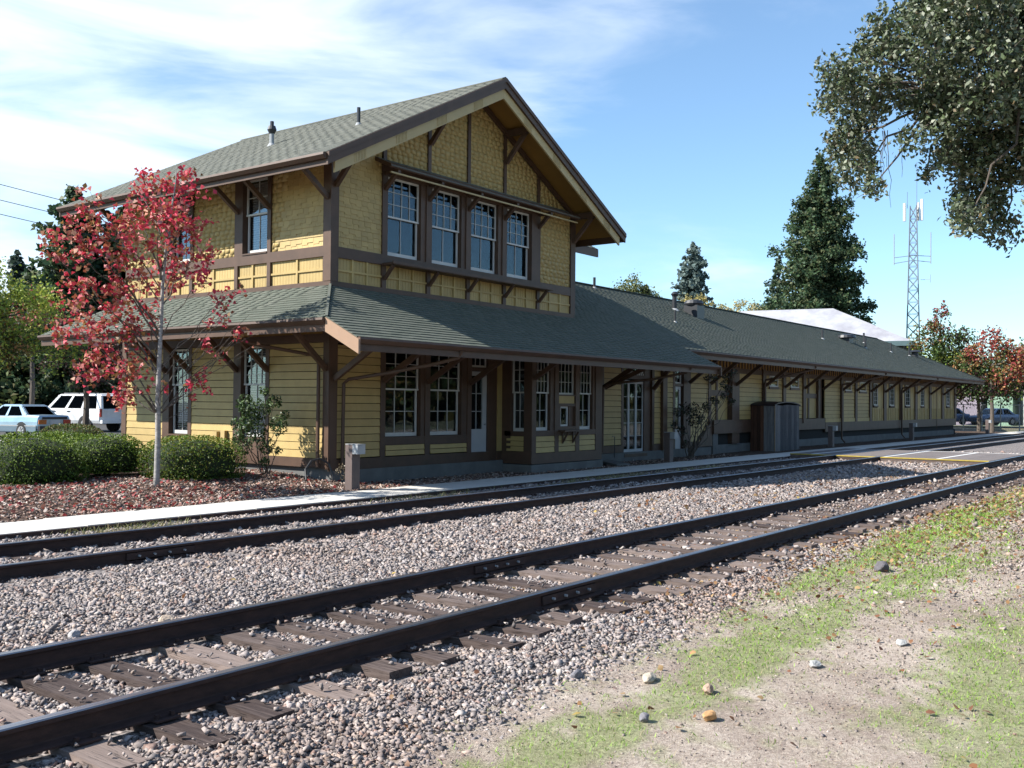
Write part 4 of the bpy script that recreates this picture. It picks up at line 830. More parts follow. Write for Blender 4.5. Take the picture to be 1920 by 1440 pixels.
P1('ridge_cap', lambda b: (b.bar((24.32, yR, zp(yR)+.02), (xrid, yR, zp(yR)+.02), .22, .03), b.bar((XL+.02, Y0L+.02, zp(Y0L)+.03), (14.78, 15.98, 4.39), .05, .03), b.bar((XR, yE1, zp(yE1)+.03), (xrid, yR, zp(yR)+.02), .12, .03)), ROOFM, DEP)
# gutters, fascias and the lit end rake
P1('gutter', lambda b: b.prism([(XL+.02, yE0+.0, zp(yE0)-.005), (XL+.02, yE0-.10, zp(yE0)-.005), (XL+.02, yE0-.11, zp(yE0)-.05), (XL+.02, yE0-.05, zp(yE0)-.12), (XL+.02, yE0, zp(yE0)-.12)], (XM-XL-.04, 0, 0)), BRN, DEP)
P1('fascia_board', lambda b: b.box(XL+.05, XM-.02, yE0+.002, yE0+.04, zp(yE0)-.26, zp(yE0)-.03), BRN, DEP)
P1('gutter', lambda b: b.prism([(XM+.03, yE1, zp(yE1)-.005), (XM+.03, yE1-.10, zp(yE1)-.005), (XM+.03, yE1-.11, zp(yE1)-.05), (XM+.03, yE1-.05, zp(yE1)-.12), (XM+.03, yE1, zp(yE1)-.12)], (XR-XM-.1, 0, 0)), BRN, DEP)
P1('fascia_board', lambda b: b.box(XM-.9, XR-.04, yE1+.002, yE1+.04, zp(yE1)-.26, zp(yE1)-.04), BRN, DEP)
P1('fascia_board', lambda b: b.box(XR-.04, XR, yE1, 2*yR-yE1, zp(yE1)-.26, zp(yE1)-.03), BRN, DEP)
zL = zp(Y0L)
P1('gutter', lambda b: b.prism([(XL, Y0L, zL-.005), (XL-.10, Y0L, zL-.005), (XL-.11, Y0L, zL-.05), (XL-.05, Y0L, zL-.12), (XL, Y0L, zL-.12)], (0, 24.6-Y0L, 0)), BRN, DEP)
P1('fascia_board', lambda b: b.box(XL+.002, XL+.04, Y0L, 24.6, zL-.26, zL-.03), BRN, DEP)
def rake(x0, x1, ya, yb, mat, nm, d=.24):
    return P1(nm, lambda b: b.hexa([(x0,ya,zp(ya)-d), (x1,ya,zp(ya)-d), (x1,yb,zp(yb)-d), (x0,yb,zp(yb)-d), (x0,ya,zp(ya)-.0), (x1,ya,zp(ya)-.0), (x1,yb,zp(yb)-.0), (x0,yb,zp(yb)-.0)]), mat, DEP)
BRN_LIT = paint('sunlit_brown_paint', (.36, .23, .15), .55, .08, dirt=.1)  # trim brown lightened: sunlight on the end rake is put into its colour
rake(XL-.03, XL+.02, yE0-.11, Y0L, BRN_LIT, 'rake_board', .27); rake(XM-.02, XM+.03, yE0-.1, yE1, BRN, 'rake_board', .26)
# soffit beams & braces
def fbrace(x, ytip=None, ztip=None, zb=2.35, w=.09): 
    yt = ytip or yE0+.35; return brace('canopy_brace', (x, 15.93, zb), (x, yt, zp(yt)-.14), w, .12)
for x in (14.9, 16.42, 17.95, 19.53): fbrace(x, 14.2)
brace('canopy_brace', (21.03, 15.0, 2.5), (21.03, 14.0, 3.1)); fbrace(25.9, 14.2); fbrace(26.0, 13.9); fbrace(29.05, 14.8, w=.1); fbrace(22.9, 14.0, zb=2.7) if False else None
for x in (31.6, 33.3, 35.5, 38.26, 40.4, 42.7, 45.0, 47.67, 49.75, 52.05, 54.5, 57.5, 60.6, 63.7, 66.75, 69.95): brace('canopy_brace', (x, 15.9, 2.62), (x, 14.75, 3.50), .10, .11)
for y in (16.05, 17.99, 19.07, 20.88, 21.86, 23.7): brace('canopy_brace', (14.76, y, 2.55), (13.75, y, 3.42), .09, .11)
sb = MB()
for i in range(150):
    x = 28.6+i*.28
    if x < 70.2: sb.box(x, x+.06, 15.955, 15.985, 3.27, 3.62)
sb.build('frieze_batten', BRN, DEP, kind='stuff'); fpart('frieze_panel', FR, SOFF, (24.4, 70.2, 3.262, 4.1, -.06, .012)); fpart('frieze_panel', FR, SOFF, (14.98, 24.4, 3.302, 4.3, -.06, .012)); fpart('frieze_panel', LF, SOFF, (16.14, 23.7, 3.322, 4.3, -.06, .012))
# soffit board joints under the west skirt
# downspouts
def spout(pts, r=.042): return P1('downspout', lambda b: b.tube(pts, r, 8), BRN, DEP)
spout([(16.05, yE0-.03, 2.95), (16.03, yE0+.05, 2.80), (15.9, 13.9, 2.68), (15.35, 15.0, 2.45), (15.14, 15.75, 2.34), (15.12, 15.88, 2.25), (15.12, 15.90, .45), (15.12, 15.78, .35)])
spout([(XL-.02, 16.95, 3.3), (XL+.08, 16.93, 3.12), (13.6, 16.8, 3.02), (14.55, 16.3, 2.86), (14.68, 16.2, 2.75), (14.68, 16.2, .45)], .04)
spout([(26.6, yE0-.03, 2.95), (26.55, yE0+.1, 2.8), (26.2, 14.4, 2.6), (25.8, 15.7, 2.46), (25.78, 15.85, 2.35), (25.78, 15.88, .4)])
for x0, x1 in ((40.0, 38.15), (49.6, 47.4), (59.4, 57.4)): spout([(x0, yE1-.03, 3.45), (x0-.05, yE1+.1, 3.34), (x1+.4, 15.4, 2.98), (x1, 15.82, 2.88), (x1, 15.86, 2.75), (x1, 15.86, .3), (x1, 15.7, .12)], .045)
spout([(64.9, 15.85, 3.1), (64.9, 15.85, .5)], .02)
P1('wall_light', lambda b: (b.tube([(15.6, 14.6, 3.20), (15.6, 14.6, 3.06), (15.6, 14.6, 3.0)], [.03, .04, .15], 12), b.tube([(15.6, 14.6, 3.0), (15.6, 14.6, 2.98)], [.15, .14], 12)), GREYM, DEP, label='shallow dish lamp under the canopy by the corner'); P1('wall_light', lambda b: b.tube([(19.9, 14.6, 3.16), (19.9, 14.6, 3.04), (19.9, 14.6, 2.98), (19.9, 14.6, 2.96)], [.03, .04, .17, .16], 12), WHT, DEP, label='shallow dish lamp under the canopy by the pale door')
P1('conduit', lambda b: b.tube([(26.55, 15.9, .2), (26.55, 15.9, .85), (26.42, 15.9, .86)], .012, 6), BLKM, DEP)
# roof vents
def upz(x): return 9.93-.5214*abs(x-19.57)
def longp(y): return zp(y)
def pipe(x, y, z, h, r=.05, mat=BLKM, name='vent_pipe', flash=True):
    o = P1(name, lambda b: b.tube([(x, y, z-.15), (x, y, z+h)], r, 10), mat, DEP)
    if flash: P1('flashing', lambda b: b.tube([(x, y, z-.06), (x, y, z+.05)], [r*2.3, r*1.15], 10), GREYM, o)
    return o
pipe(16.9, 17.35, upz(16.9), .42, .045); v = pipe(16.7, 20.3, upz(16.7), .36, .06, GREYM, 'vent_pipe'); P1('cowl', lambda b: (b.tube([(16.7, 20.3, upz(16.7)+.30), (16.7, 20.3, upz(16.7)+.40), (16.7, 20.3, upz(16.7)+.5)], [.07, .12, .09], 12), b.tube([(16.7, 20.3, upz(16.7)+.5), (16.7, 20.3, upz(16.7)+.62)], [.05, .05], 10)), BLKM, v)
v = pipe(35.6, 18.6, longp(18.6), .55, .09); P1('cowl', lambda b: b.tube([(35.6,18.6,longp(18.6)+.5), (35.6,18.6,longp(18.6)+.62), (35.6,18.6,longp(18.6)+.72)], [.08,.15,.06], 12), BLKM, v)
v = P1('roof_vent', lambda b: b.box(36.3, 36.95, 17.95, 18.55, longp(17.9)-.1, longp(18.2)+.42), BLKM, DEP); P1('cowl', lambda b: b.tube([(36.6,18.25,longp(18.2)+.42), (36.6,18.25,longp(18.2)+.50), (36.6,18.25,longp(18.2)+.62), (36.6,18.25,longp(18.2)+.66)], [.36,.40,.34,.18], 16), BLKM, v)
pipe(32.6, 17.0, longp(17.0), .45, .04); pipe(31.2, 19.6, longp(19.6), .4, .05)
for x, y, h in ((50.5, 17.9, .5), (56.2, 17.5, .6), (61.0, 17.5, .55), (64.2, 17.3, .6), (58.8, 18.4, .6)): pipe(x, y, longp(y), h, .055)
v = P1('roof_vent', lambda b: b.box(55.0, 55.7, 18.0, 18.5, longp(18)-.1, longp(18.2)+.2), BLKM, DEP); P1('cowl', lambda b: b.tube([(55.3,18.25,longp(18.2)+.2), (55.3,18.25,longp(18.2)+.34), (55.3,18.25,longp(18.2)+.42)], [.5,.46,.15], 16), BLKM, v)
v = P1('roof_vent', lambda b: b.tube([(65.5,17.3,longp(17.3)-.1), (65.5,17.3,longp(17.3)+.3), (65.5,17.3,longp(17.3)+.31), (65.5,17.3,longp(17.3)+.42)], [.2,.2,.42,.2], 14), BLKM, DEP)
# write roof shingles: nearest 300 single, rest joined
RS.sort(key=lambda t: t[0])
for d, q in RS[:300]:
    mb = MB(); mb.hexa(q); mb.build('roof_shingle', ROOFM, DEP)
V = np.array([[tuple(p) for p in q] for d, q in RS[300:]]).reshape(-1, 3)
np_mesh('roof_shingle_courses', V, (HF[None]+(np.arange(len(V)//8)*8)[:, None, None]).reshape(-1, 4), ROOFM, DEP, kind='stuff')
print('roof shingles', len(RS), 'wall', len(Wsh))
# ================================================================== OBJECTS
BOLM = paint('bollard_brown', (.15, .11, .10), .6, .12, dirt=.3); LENS = paint('bollard_lens', (.42, .43, .44), .4, .06, dirt=.1)
bl = empty('bollard_light', (0, 0, 0), 'brown square bollard lamp at the mulch edge by the station corner', 'bollard', 'bollard lamps along the sidewalk')
P1('post', lambda b: (b.box(-.11, .11, -.10, .10, -.15, .93)), BOLM, bl); P1('lamp_head', lambda b: (b.box(-.105, .105, -.26, -.101, .74, .925), b.box(-.112, .112, -.265, .102, .931, .945)), LENS, bl)
for i, (x, y, z, lb) in enumerate(((14.42, 14.86, .05, None), (28.0, 14.80, .05, 'bollard lamp in the shade beside the dark shrub by the recessed doors'), (43.0, 14.85, .05, 'bollard lamp just right of the wooden enclosure'), (55.2, 14.75, .05, 'bollard lamp in front of the tall narrow windows'), (74.5, 14.9, .05, 'bollard lamp just past the far end of the long wing'), (88.0, 14.7, .05, 'farthest bollard lamp at the right edge'))):
    o = bl if i == 0 else copy_tree(bl); o.location = (x, y, z); o.rotation_euler = (0, 0, random.uniform(-.06, .06))
    if lb: o['label'] = lb
# wooden enclosure
en = empty('wooden_enclosure', (37, 15, 0), 'weathered plank enclosure with a dark curved cover standing against the station wall', 'enclosure')
for i in range(7): P1('plank', lambda b: b.box(37.0, 37.025+random.uniform(0, .012), 15.02+.137*i, 15.02+.137*i+.130, .06, 1.86+random.uniform(-.015, .015)), SHEDB if i > 2 else SHED, en)
for i in range(9): P1('plank', lambda b: b.box(37.03+.285*i, 37.03+.285*i+.275, 14.985, 15.01+random.uniform(0, .015), .06, 1.87+random.uniform(-.02, .02)), SHED, en)
for i in range(7): P1('plank', lambda b: b.box(39.57, 39.60, 15.02+.137*i, 15.02+.137*i+.130, .06, 1.86), SHED, en)
P1('rail', lambda b: (b.box(37.03, 39.57, 15.02, 15.06, .4, .5), b.box(37.03, 39.57, 15.02, 15.06, 1.5, 1.6)), SHED, en)
P1('rope', lambda b: b.tube([(36.99, 14.97, 1.88), (36.98, 14.965, .08)], .018, 6), paint('rope_tan', (.32, .22, .12)), en)
CV = paint('cover_dark', (.022, .012, .018), .5, .2)
def cover(b):
    n = 10; 
    for i in range(n):
        t0, t1 = i/n, (i+1)/n; f = lambda t: (36.95+2.72*t, 1.88+.13*math.sin(math.pi*min(1, t*1.0))**.6 if 0 < t < 1 else 1.88)
        (xa, za), (xb, zb) = f(t0), f(t1); b.hexa([(xa,14.95,za-.04), (xb,14.95,zb-.04), (xb,15.95,zb-.04), (xa,15.95,za-.04), (xa,14.95,za), (xb,14.95,zb), (xb,15.95,zb+.01), (xa,15.95,za+.01)])
P1('cover', cover, CV, en)
# pallet-like debris: dark hose near the camellia
tag(P1('garden_hose', lambda b: b.tube([(13.75, 15.5, .25), (13.9, 15.7, .45), (14.1, 15.75, .62), (14.3, 15.7, .66), (14.45, 15.6, .55), (14.5, 15.5, .28)], .022, 8), BLKM), 'black hose arching out of the mulch by the station corner', 'hose')
tag(P1('utility_box', lambda b: (b.box(13.9, 14.4, 19.6, 20.1, .15, .72), b.box(13.86, 14.44, 19.56, 20.14, .72, .76), b.box(13.9, 14.4, 20.3, 20.7, .15, .70)), GREYM), 'grey utility box half hidden behind the bushes', 'utility box')
tag(P1('splash_block', lambda b: b.hexa([(25.1,14.95,.06), (25.6,14.8,.06), (25.9,15.7,.08), (25.4,15.85,.08), (25.1,14.95,.10), (25.6,14.8,.10), (25.9,15.7,.18), (25.4,15.85,.18)]), CONC), 'flat concrete block on the ground below the downspout right of the bay', 'splash block')
# ------------------------------------------------------------------ foliage builders
def quads(P, sx, sy, R_, fold=.15):
    n = len(P); Q = np.array([(-.5,-.1,0),(0,-.5,fold),(.5,0,0),(0,.5,fold)]); Q = Q[None]*np.stack([sx, sy, sx], -1)[:, None, :]
    V = np.einsum('nij,nkj->nki', R_, Q)+P[:, None, :]; F = np.arange(n*4).reshape(n, 4); return V.reshape(-1, 3), F
def crown(name, P, size, cols, mat, parent, asp=.65, R_=None, fold=.18):
    n = len(P); V, F = quads(P, size, size*asp, rand_rot(n) if R_ is None else R_, fold); return np_mesh(name, V, F, mat, parent, colors=np.repeat(cols, 4, 0), kind=None)
def blob(n, c, r, shell=.5, sq=1.0):
    d = RNG.normal(size=(n, 3)); d /= np.linalg.norm(d, axis=1)[:, None]; rr = RNG.random(n)**(1/3); rr = np.maximum(rr, shell*RNG.random(n)**.3)
    return np.array(c)+d*rr[:, None]*np.array(r)
def sprays(n, c, r, shell, k=11, sig=.055):
    m_ = max(3, n//k); cc = blob(m_, c, r, shell); return cc[RNG.integers(0, m_, n)] + RNG.normal(size=(n, 3))*sig
def limb(b, p, q, r0, r1, n=5, wob=.08, sag=0):
    p, q = Vector(p), Vector(q); L = (q-p).length; pts = []; 
    for i in range(n+1):
        t = i/n; v = p.lerp(q, t); w = wob*L*math.sin(math.pi*t)
        pts.append(v+Vector((random.uniform(-w, w), random.uniform(-w, w), random.uniform(-w, w)*.6+sag*L*math.sin(math.pi*t))))
    b.tube(pts, [r0+(r1-r0)*i/n for i in range(n+1)], 6); return pts
# ------------------------------------------------------------------ red maple in front
mp_ = empty('red_maple', (11.0, 16.5, .2), 'young maple with crimson autumn leaves and a pale trunk in front of the station corner', 'tree')
Bx = Vector((.84, -.54, 0)); Bd = Vector((.54, .84, 0)); B0 = Vector((11.0, 16.5, 0)); K = 1/94.0
def mpt(px, py, v=0): return B0 + Bx*((px-298)*K) + Bd*v + Vector((0, 0, .2+(922-py)*K))
tk = MB(); tk.tube([mpt(296,928), mpt(296,900), mpt(297,830), mpt(296,770), mpt(297,700), mpt(299,640), mpt(301,560), mpt(305,500), mpt(312,440), mpt(320,380), mpt(321,350)], [.062,.055,.052,.050,.042,.036,.030,.025,.018,.010,.004], 10)
tk.build('trunk', BARKG, mp_, smooth=True)
cl = [(262,385,34),(330,370,34),(350,415,44),(255,440,48),(300,400,36),(290,480,60),(372,490,30),(180,430,24),(148,500,36),(200,520,55),(150,570,42),(210,600,58),(160,645,48),(230,680,56),(175,715,32),(240,735,46),(300,550,34),(365,550,26),(402,585,22),(425,565,13),(395,630,18),(380,668,16),(425,655,18),(450,640,8),(375,725,18),(350,755,13),(400,690,9),(275,620,28),(330,450,40),(130,530,22),(240,560,45),(190,460,22),(320,520,40),(260,640,35),(300,745,10),(410,600,10),(455,668,7),(365,745,16)]
LP, LC = [], []; bm_ = MB()
for i, (cxp, cyp, r) in enumerate(cl):
    v = random.uniform(-.75, .75)*min(1, r/30); c = mpt(cxp, cyp, v); n = int((r/10)**2*10); R3 = r*K
    P = sprays(n, (0,0,0), (R3*1.0, R3*.95, R3*1.05), .2, 9, .07); P = P[:, 0:1]*np.array(Bx)+P[:, 1:2]*np.array(Bd)+P[:, 2:3]*np.array((0,0,1.))+np.array(c)
    LP.append(P); warm = np.clip((420-cyp)/160+.5, 0, 1)*.5+np.clip((cxp-260)/120, 0, 1)*.5
    pal = [(.70,.06,.11),(.56,.05,.08),(.74,.30,.28),(.42,.13,.07),(.30,.17,.06),(.52,.26,.16)]; pr = np.array([.45*warm+.10, .25, .14, .24*(1-warm)+.02, .16*(1-warm), .08]); pr /= pr.sum(); LC.append(leafcols(n, pal, pr))
    yb = min(cyp+70+abs(cxp-298)*.55, 790); base = mpt(297+(cxp-297)*.03, yb)
    limb(bm_, base, c, .006+.0003*r, .004, 6, .05, .03)
    for k in range(max(2, r//10)):
        e = c+Vector([random.uniform(-1, 1)*R3 for _ in range(3)]); limb(bm_, base.lerp(c, random.uniform(.55, .95)), e, .005, .002, 3, .05)
for a, b in (((360,775),(310,800)),((450,610),(340,720)),((470,640),(330,730))): limb(bm_, mpt(*b), mpt(*a), .007, .003, 6, .05)
bm_.build('branch', BARK, mp_)
LP = np.concatenate(LP); LC = np.concatenate(LC); nn = len(LP); R_ = flat_rot(nn, .9)
crown('crown', LP, rndm(nn, .065, .125), LC, LEAF, mp_, .8, R_, .3); print('maple', nn)
# ------------------------------------------------------------------ bushes
def bush(name, label, c, r, n, leaf, pal, group=None, lumps=14, hp=None, mat=LEAF):
    root = empty(name, (c[0], c[1], c[2]-r[2]*.5), label, 'bush', group); Ps = []
    lump = RNG.normal(size=(lumps, 3)); lump /= np.linalg.norm(lump, axis=1)[:, None]; amp = RNG.uniform(-.10, .10, lumps)
    d = RNG.normal(size=(n, 3)); d /= np.linalg.norm(d, axis=1)[:, None]; k = np.ones(n)
    for a, l in zip(amp, lump): k += a*np.exp(-((1-d@l)/.12))
    rr = k*(1-.28*RNG.random(n)**1.6); e = np.sign(d)*np.abs(d)**.82; P = e*rr[:, None]*np.array(r)+np.array(c); P[:, 2] = np.maximum(P[:, 2], c[2]-r[2]*.55)
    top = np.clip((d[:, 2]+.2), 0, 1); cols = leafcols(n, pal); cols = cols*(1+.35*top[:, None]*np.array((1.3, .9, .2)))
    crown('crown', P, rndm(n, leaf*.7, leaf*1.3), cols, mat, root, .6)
    st = MB()
    for i in range(9): a = i*.7; limb(st, (c[0]+.1*math.cos(a), c[1]+.1*math.sin(a), c[2]-r[2]*.75), (c[0]+r[0]*.6*math.cos(a), c[1]+r[1]*.6*math.sin(a), c[2]+r[2]*.3), .02, .008, 4)
    st.build('stem', BARK, root)
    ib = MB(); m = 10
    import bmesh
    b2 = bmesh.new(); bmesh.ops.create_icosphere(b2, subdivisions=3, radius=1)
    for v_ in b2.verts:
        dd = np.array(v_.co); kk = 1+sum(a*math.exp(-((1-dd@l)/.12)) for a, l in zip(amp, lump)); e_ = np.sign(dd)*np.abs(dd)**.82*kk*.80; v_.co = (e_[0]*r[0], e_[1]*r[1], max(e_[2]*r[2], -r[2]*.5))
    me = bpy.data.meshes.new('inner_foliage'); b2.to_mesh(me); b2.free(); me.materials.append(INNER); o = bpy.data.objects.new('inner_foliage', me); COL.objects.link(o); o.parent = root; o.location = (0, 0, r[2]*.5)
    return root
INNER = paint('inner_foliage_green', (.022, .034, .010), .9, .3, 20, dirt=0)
BPAL = [(.07,.135,.015),(.10,.175,.02),(.04,.085,.012),(.15,.22,.03)]
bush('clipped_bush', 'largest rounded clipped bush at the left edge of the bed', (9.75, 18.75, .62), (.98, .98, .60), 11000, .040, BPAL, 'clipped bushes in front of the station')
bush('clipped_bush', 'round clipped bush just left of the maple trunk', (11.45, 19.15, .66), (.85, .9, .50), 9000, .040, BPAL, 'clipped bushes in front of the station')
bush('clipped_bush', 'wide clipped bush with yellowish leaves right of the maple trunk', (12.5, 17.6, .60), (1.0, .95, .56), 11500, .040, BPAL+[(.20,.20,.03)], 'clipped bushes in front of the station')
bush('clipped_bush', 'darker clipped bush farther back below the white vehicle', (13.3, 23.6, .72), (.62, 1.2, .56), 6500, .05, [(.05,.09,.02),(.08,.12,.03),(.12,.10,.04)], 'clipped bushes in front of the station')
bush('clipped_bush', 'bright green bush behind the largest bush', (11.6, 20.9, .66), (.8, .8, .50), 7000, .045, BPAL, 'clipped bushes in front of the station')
for x, y, lb in ((12.6, 29.9, 'tiny low shrub by the kerb below the blue car wheel'), (11.2, 29.9, 'tiny low shrub left of the thin young tree'), (13.8, 29.9, 'tiny low shrub under the car boot')): bush('low_shrub', lb, (x, y, .42), (.5, .35, .2), 500, .07, [(.10,.11,.05),(.16,.12,.07)], 'low shrubs by the kerb', 5)
# camellia / rose shrub near the corner
cm = empty('leafy_shrub', (14.0, 17.1, .25), 'tall loose shrub with glossy green leaves against the yellow wall left of the corner', 'shrub')
def vp_shrub(root, base, items, K_, bx, bd, pal, leafs, mat=GLOSSLEAF, dens=8, stemr=.012):
    bb = MB(); LP, LC, DD = [], [], []
    for (s, z, r) in items:
        v = random.uniform(-.25, .25); c = Vector(base)+bx*s+bd*v+Vector((0, 0, z)); n = int((r*K_/4)**2*dens*.8)+10; P = blob(n, c, (r, r, r), .3); LP.append(P); LC.append(leafcols(n, pal))
        limb(bb, Vector(base)+bx*random.uniform(-.12, .12), c, stemr, .004, 6, .06)
        for k in range(4): limb(bb, c, c+Vector([random.uniform(-r, r) for _ in range(3)]), .005, .002, 2)
    bb.build('stem', BARK, root); P = np.concatenate(LP); n = len(P); crown('crown', P, rndm(n, leafs*.7, leafs*1.25), np.concatenate(LC), mat, root, .55)
q = 1/90.
vp_shrub(cm, (14.0, 17.1, .25), [((x-478)*q, (888-y)*q, r*q) for x, y, r in ((473,725,10),(440,750,20),(470,760,22),(495,745,16),(430,790,20),(460,800,24),(500,790,20),(515,770,10),(440,830,18),(480,830,18),(425,815,12),(505,840,8),(475,860,10),(450,775,20))], 90, Bx, Bd, [(.05,.10,.025),(.08,.14,.04),(.03,.065,.02),(.12,.17,.06)], .075, dens=9)
cr_ = empty('dark_shrub', (30.6, 15.35, .05), 'sparse dark shrub with clustered leaves in the shade by the station doors', 'shrub')
Cx = Vector((.6, -.8, 0)); Cd = Vector((.8, .6, 0)); q2 = 1/56.
vp_shrub(cr_, (30.6, 15.35, .05), [((x-1272)*q2, (852-y)*q2, r*q2) for x, y, r in ((1245,765,10),(1262,760,14),(1280,760,14),(1300,755,10),(1240,790,9),(1255,800,10),(1275,780,15),(1292,775,9),(1315,700,8),(1330,715,8),(1342,700,9),(1350,690,8),(1335,735,9),(1350,745,8),(1322,745,8),(1305,700,7),(1345,720,9),(1262,825,7),(1310,740,6))], 56, Cx, Cd, [(.02,.035,.015),(.035,.05,.02),(.05,.03,.025)], .085, dens=13, stemr=.02)
sg = empty('dry_seedling', (14.75, 15.35, .1), 'small dry seedling with pale leaves beside the corner bollard', 'shrub')
vp_shrub(sg, (14.75, 15.35, .1), [((x-628)*q, (895-y)*q, r*q) for x, y, r in ((612,868,7),(620,862,8),(630,872,7),(618,880,7),(634,885,4))], 90, Bx, Bd, [(.30,.24,.16),(.20,.16,.10)], .04, dens=8, stemr=.004)
# ------------------------------------------------------------------ live oak overhead (right)
ok_ = empty('live_oak', (13.5, -1.2, -.06), 'large live oak with dull green leaves hanging over the upper right', 'tree')
Ox = Vector((.218, -.976, 0)); Od = Vector((.976, .218, 0)); KO = 1/144.
def opt(px, py, d=0): 
    c = Vector((12.6, 2.88, 5.20)) + Ox*.11; return c + Ox*((px-1780)*KO*1.0) + Od*d + Vector((0, 0, (240-py)*KO))
oc = [(1600,180,52),(1588,240,42),(1608,300,36),(1637,358,20),(1590,140,22),(1660,120,48),(1650,200,40),(1720,55,42),(1740,140,70),(1800,60,75),(1870,100,80),(1900,200,80),(1820,200,80),(1740,215,46),(1705,285,24),(1720,332,16),(1790,290,52),(1860,285,58),(1910,315,42),(1800,365,46),(1785,420,30),(1838,412,34),(1880,400,20),(1900,20,60),(1690,20,18),(1655,60,16),(1560,200,18),(1620,95,18),(1575,160,14),(1750,300,30),(1765,250,40)]
off = [(1990,150,110),(1960,-60,100),(1840,-60,90),(2080,40,120),(2120,220,110),(2000,330,70),(2200,100,120)]
LP, LC, bb = [], [], MB(); fork = Vector((13.3, -.9, 4.6))
P1('trunk', lambda b: b.tube([(13.5,-1.2,-.3), (13.5,-1.2,.3), (13.4,-1.1,1.6), (13.35,-1.0,3.2), tuple(fork)], [.5,.40,.34,.31,.27], 12), BARK, ok_)
for (a, b_, r) in oc+off:
    nd = 2 if r > 40 else 1
    for q_ in range(nd):
        c = opt(a, b_, random.uniform(-1.0, 1.0)*min(1, r/40)+(.7*(q_-.5))); n = int((r/10)**2*(42 if (a, b_, r) in oc else 12)); R3 = r*KO; P = sprays(n, (0,0,0), (R3, R3*.9, R3), .1, 13, .05)
        P = P[:, 0:1]*np.array(Ox)+P[:, 1:2]*np.array(Od)+P[:, 2:3]*np.array((0,0,1.)); LP.append(P+np.array(c)); cc = leafcols(n, [(.10,.135,.06),(.16,.185,.11),(.065,.09,.04),(.25,.27,.20),(.20,.15,.08)], [.3,.27,.22,.17,.04]); LC.append(cc)
        if q_ == 0:
            hub = opt(1900, 170) if a < 1900 else fork; hub2 = opt(1760, 190) if a < 1740 else hub
            limb(bb, hub2, c, .018+.0002*r, .006, 6, .06, .04)
            for k in range(4): limb(bb, c, c+Vector([random.uniform(-R3, R3) for _ in range(3)]), .006, .002, 3)
limb(bb, fork, opt(1900,170), .16, .08, 6, .03); limb(bb, opt(1900,170), opt(1760,190), .07, .035, 6, .04); limb(bb, fork, opt(2080,40), .14, .06, 6, .03)
for a, b_ in ((1650,330),(1662,372),(1655,300),(1680,320),(1645,350),(1880,385),(1870,360),(1915,400)): p = opt(a+random.uniform(-6, 6), 235 if a < 1800 else 330); limb(bb, p, opt(a, b_), .005, .0018, 6, .04)
bb.build('branch', BARK, ok_); P = np.concatenate(LP); nn = len(P); crown('crown', P, rndm(nn, .045, .085), np.concatenate(LC), GLOSSLEAF, ok_, .55, None, .12); print('oak', nn)
fr_ = MB(); LPf = []
c = opt(1905, 60, -.9); P = blob(260, c, (.16, .2, .30), .2); Vb = P + 0
tag(blades('dead_moss_clump', P, rndm(260, .10, .22), rndm(260, .003, .006), leafcols(260, [(.36,.25,.20),(.30,.22,.22),(.40,.22,.14)]), .5, kind=None, mat=LEAF), 'clump of dead pinkish brown foliage caught in the oak at the top right corner', 'dead foliage')
# ------------------------------------------------------------------ conifers
def conifer(name, label, x, y, h, R0, pal, seed, levels=70, z0=0, needle=(.55, .2), droop=.25, curve=.9, gap=0, nq=26, group='conifers on the skyline', upturn=0):
    rs = np.random.default_rng(seed); root = empty(name, (x, y, 0), label, 'conifer', group)
    P1('trunk', lambda b: b.tube([(x, y, -.3), (x, y, h*.5), (x, y, h)], [h*.018, h*.011, .03], 8), BARK, root)
    P, C_, RX = [], [], []; bb = MB()
    for i in range(levels):
        t = (i+rs.random())/levels; z = z0+(h-z0)*t; R = R0*(1-t)**curve*(.62+.6*rs.random()) + .12
        for k in range(5 if t < .9 else 3):
            a = rs.uniform(0, 2*np.pi); Lk_ = R*(.6+.5*rs.random()); d = np.array((math.cos(a), math.sin(a), 0)); n = max(5, int(nq*Lk_/R0+5)); s = rs.random(n)**.75
            p = np.array((x, y, z))+d*(Lk_*s)[:, None]; p[:, 2] += -droop*Lk_*s**1.3 + upturn*Lk_*s**3; side = np.array((-d[1], d[0], 0)); w = Lk_*.20*(1.15-s)+.05
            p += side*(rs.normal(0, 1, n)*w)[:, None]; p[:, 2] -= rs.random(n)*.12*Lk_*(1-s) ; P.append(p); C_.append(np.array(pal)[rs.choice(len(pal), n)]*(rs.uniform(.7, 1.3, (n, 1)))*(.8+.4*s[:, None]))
            if k == 0: bb.bar((x, y, z), tuple(np.array((x, y, z))+d*Lk_*.9+np.array((0, 0, -droop*Lk_*.8+upturn*Lk_*.7))), .05, .05)
    bb.build('branch', BARK, root)
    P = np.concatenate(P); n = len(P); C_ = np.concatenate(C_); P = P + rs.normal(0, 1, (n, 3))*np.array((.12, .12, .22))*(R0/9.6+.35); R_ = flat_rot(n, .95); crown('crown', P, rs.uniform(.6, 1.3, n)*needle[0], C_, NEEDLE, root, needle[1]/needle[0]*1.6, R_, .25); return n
RP = [(.055,.10,.048),(.08,.135,.06),(.03,.06,.032),(.12,.14,.065)]
tot = conifer('redwood_tree', 'tall broad dark green redwood on the skyline left of the lattice tower', 113.0, 40.3, 30.9, 10.6, RP, 1, 62, 3, (.42, .16), .20, .84, nq=520, upturn=.12)
tot += conifer('cedar_tree', 'shorter cedar with bare outstretched branches just left of the big redwood', 118.5, 47.6, 20.5, 7.0, [(.04,.075,.05),(.06,.10,.07)], 2, 34, 4, (.6, .2), .10, 1.0, nq=50)
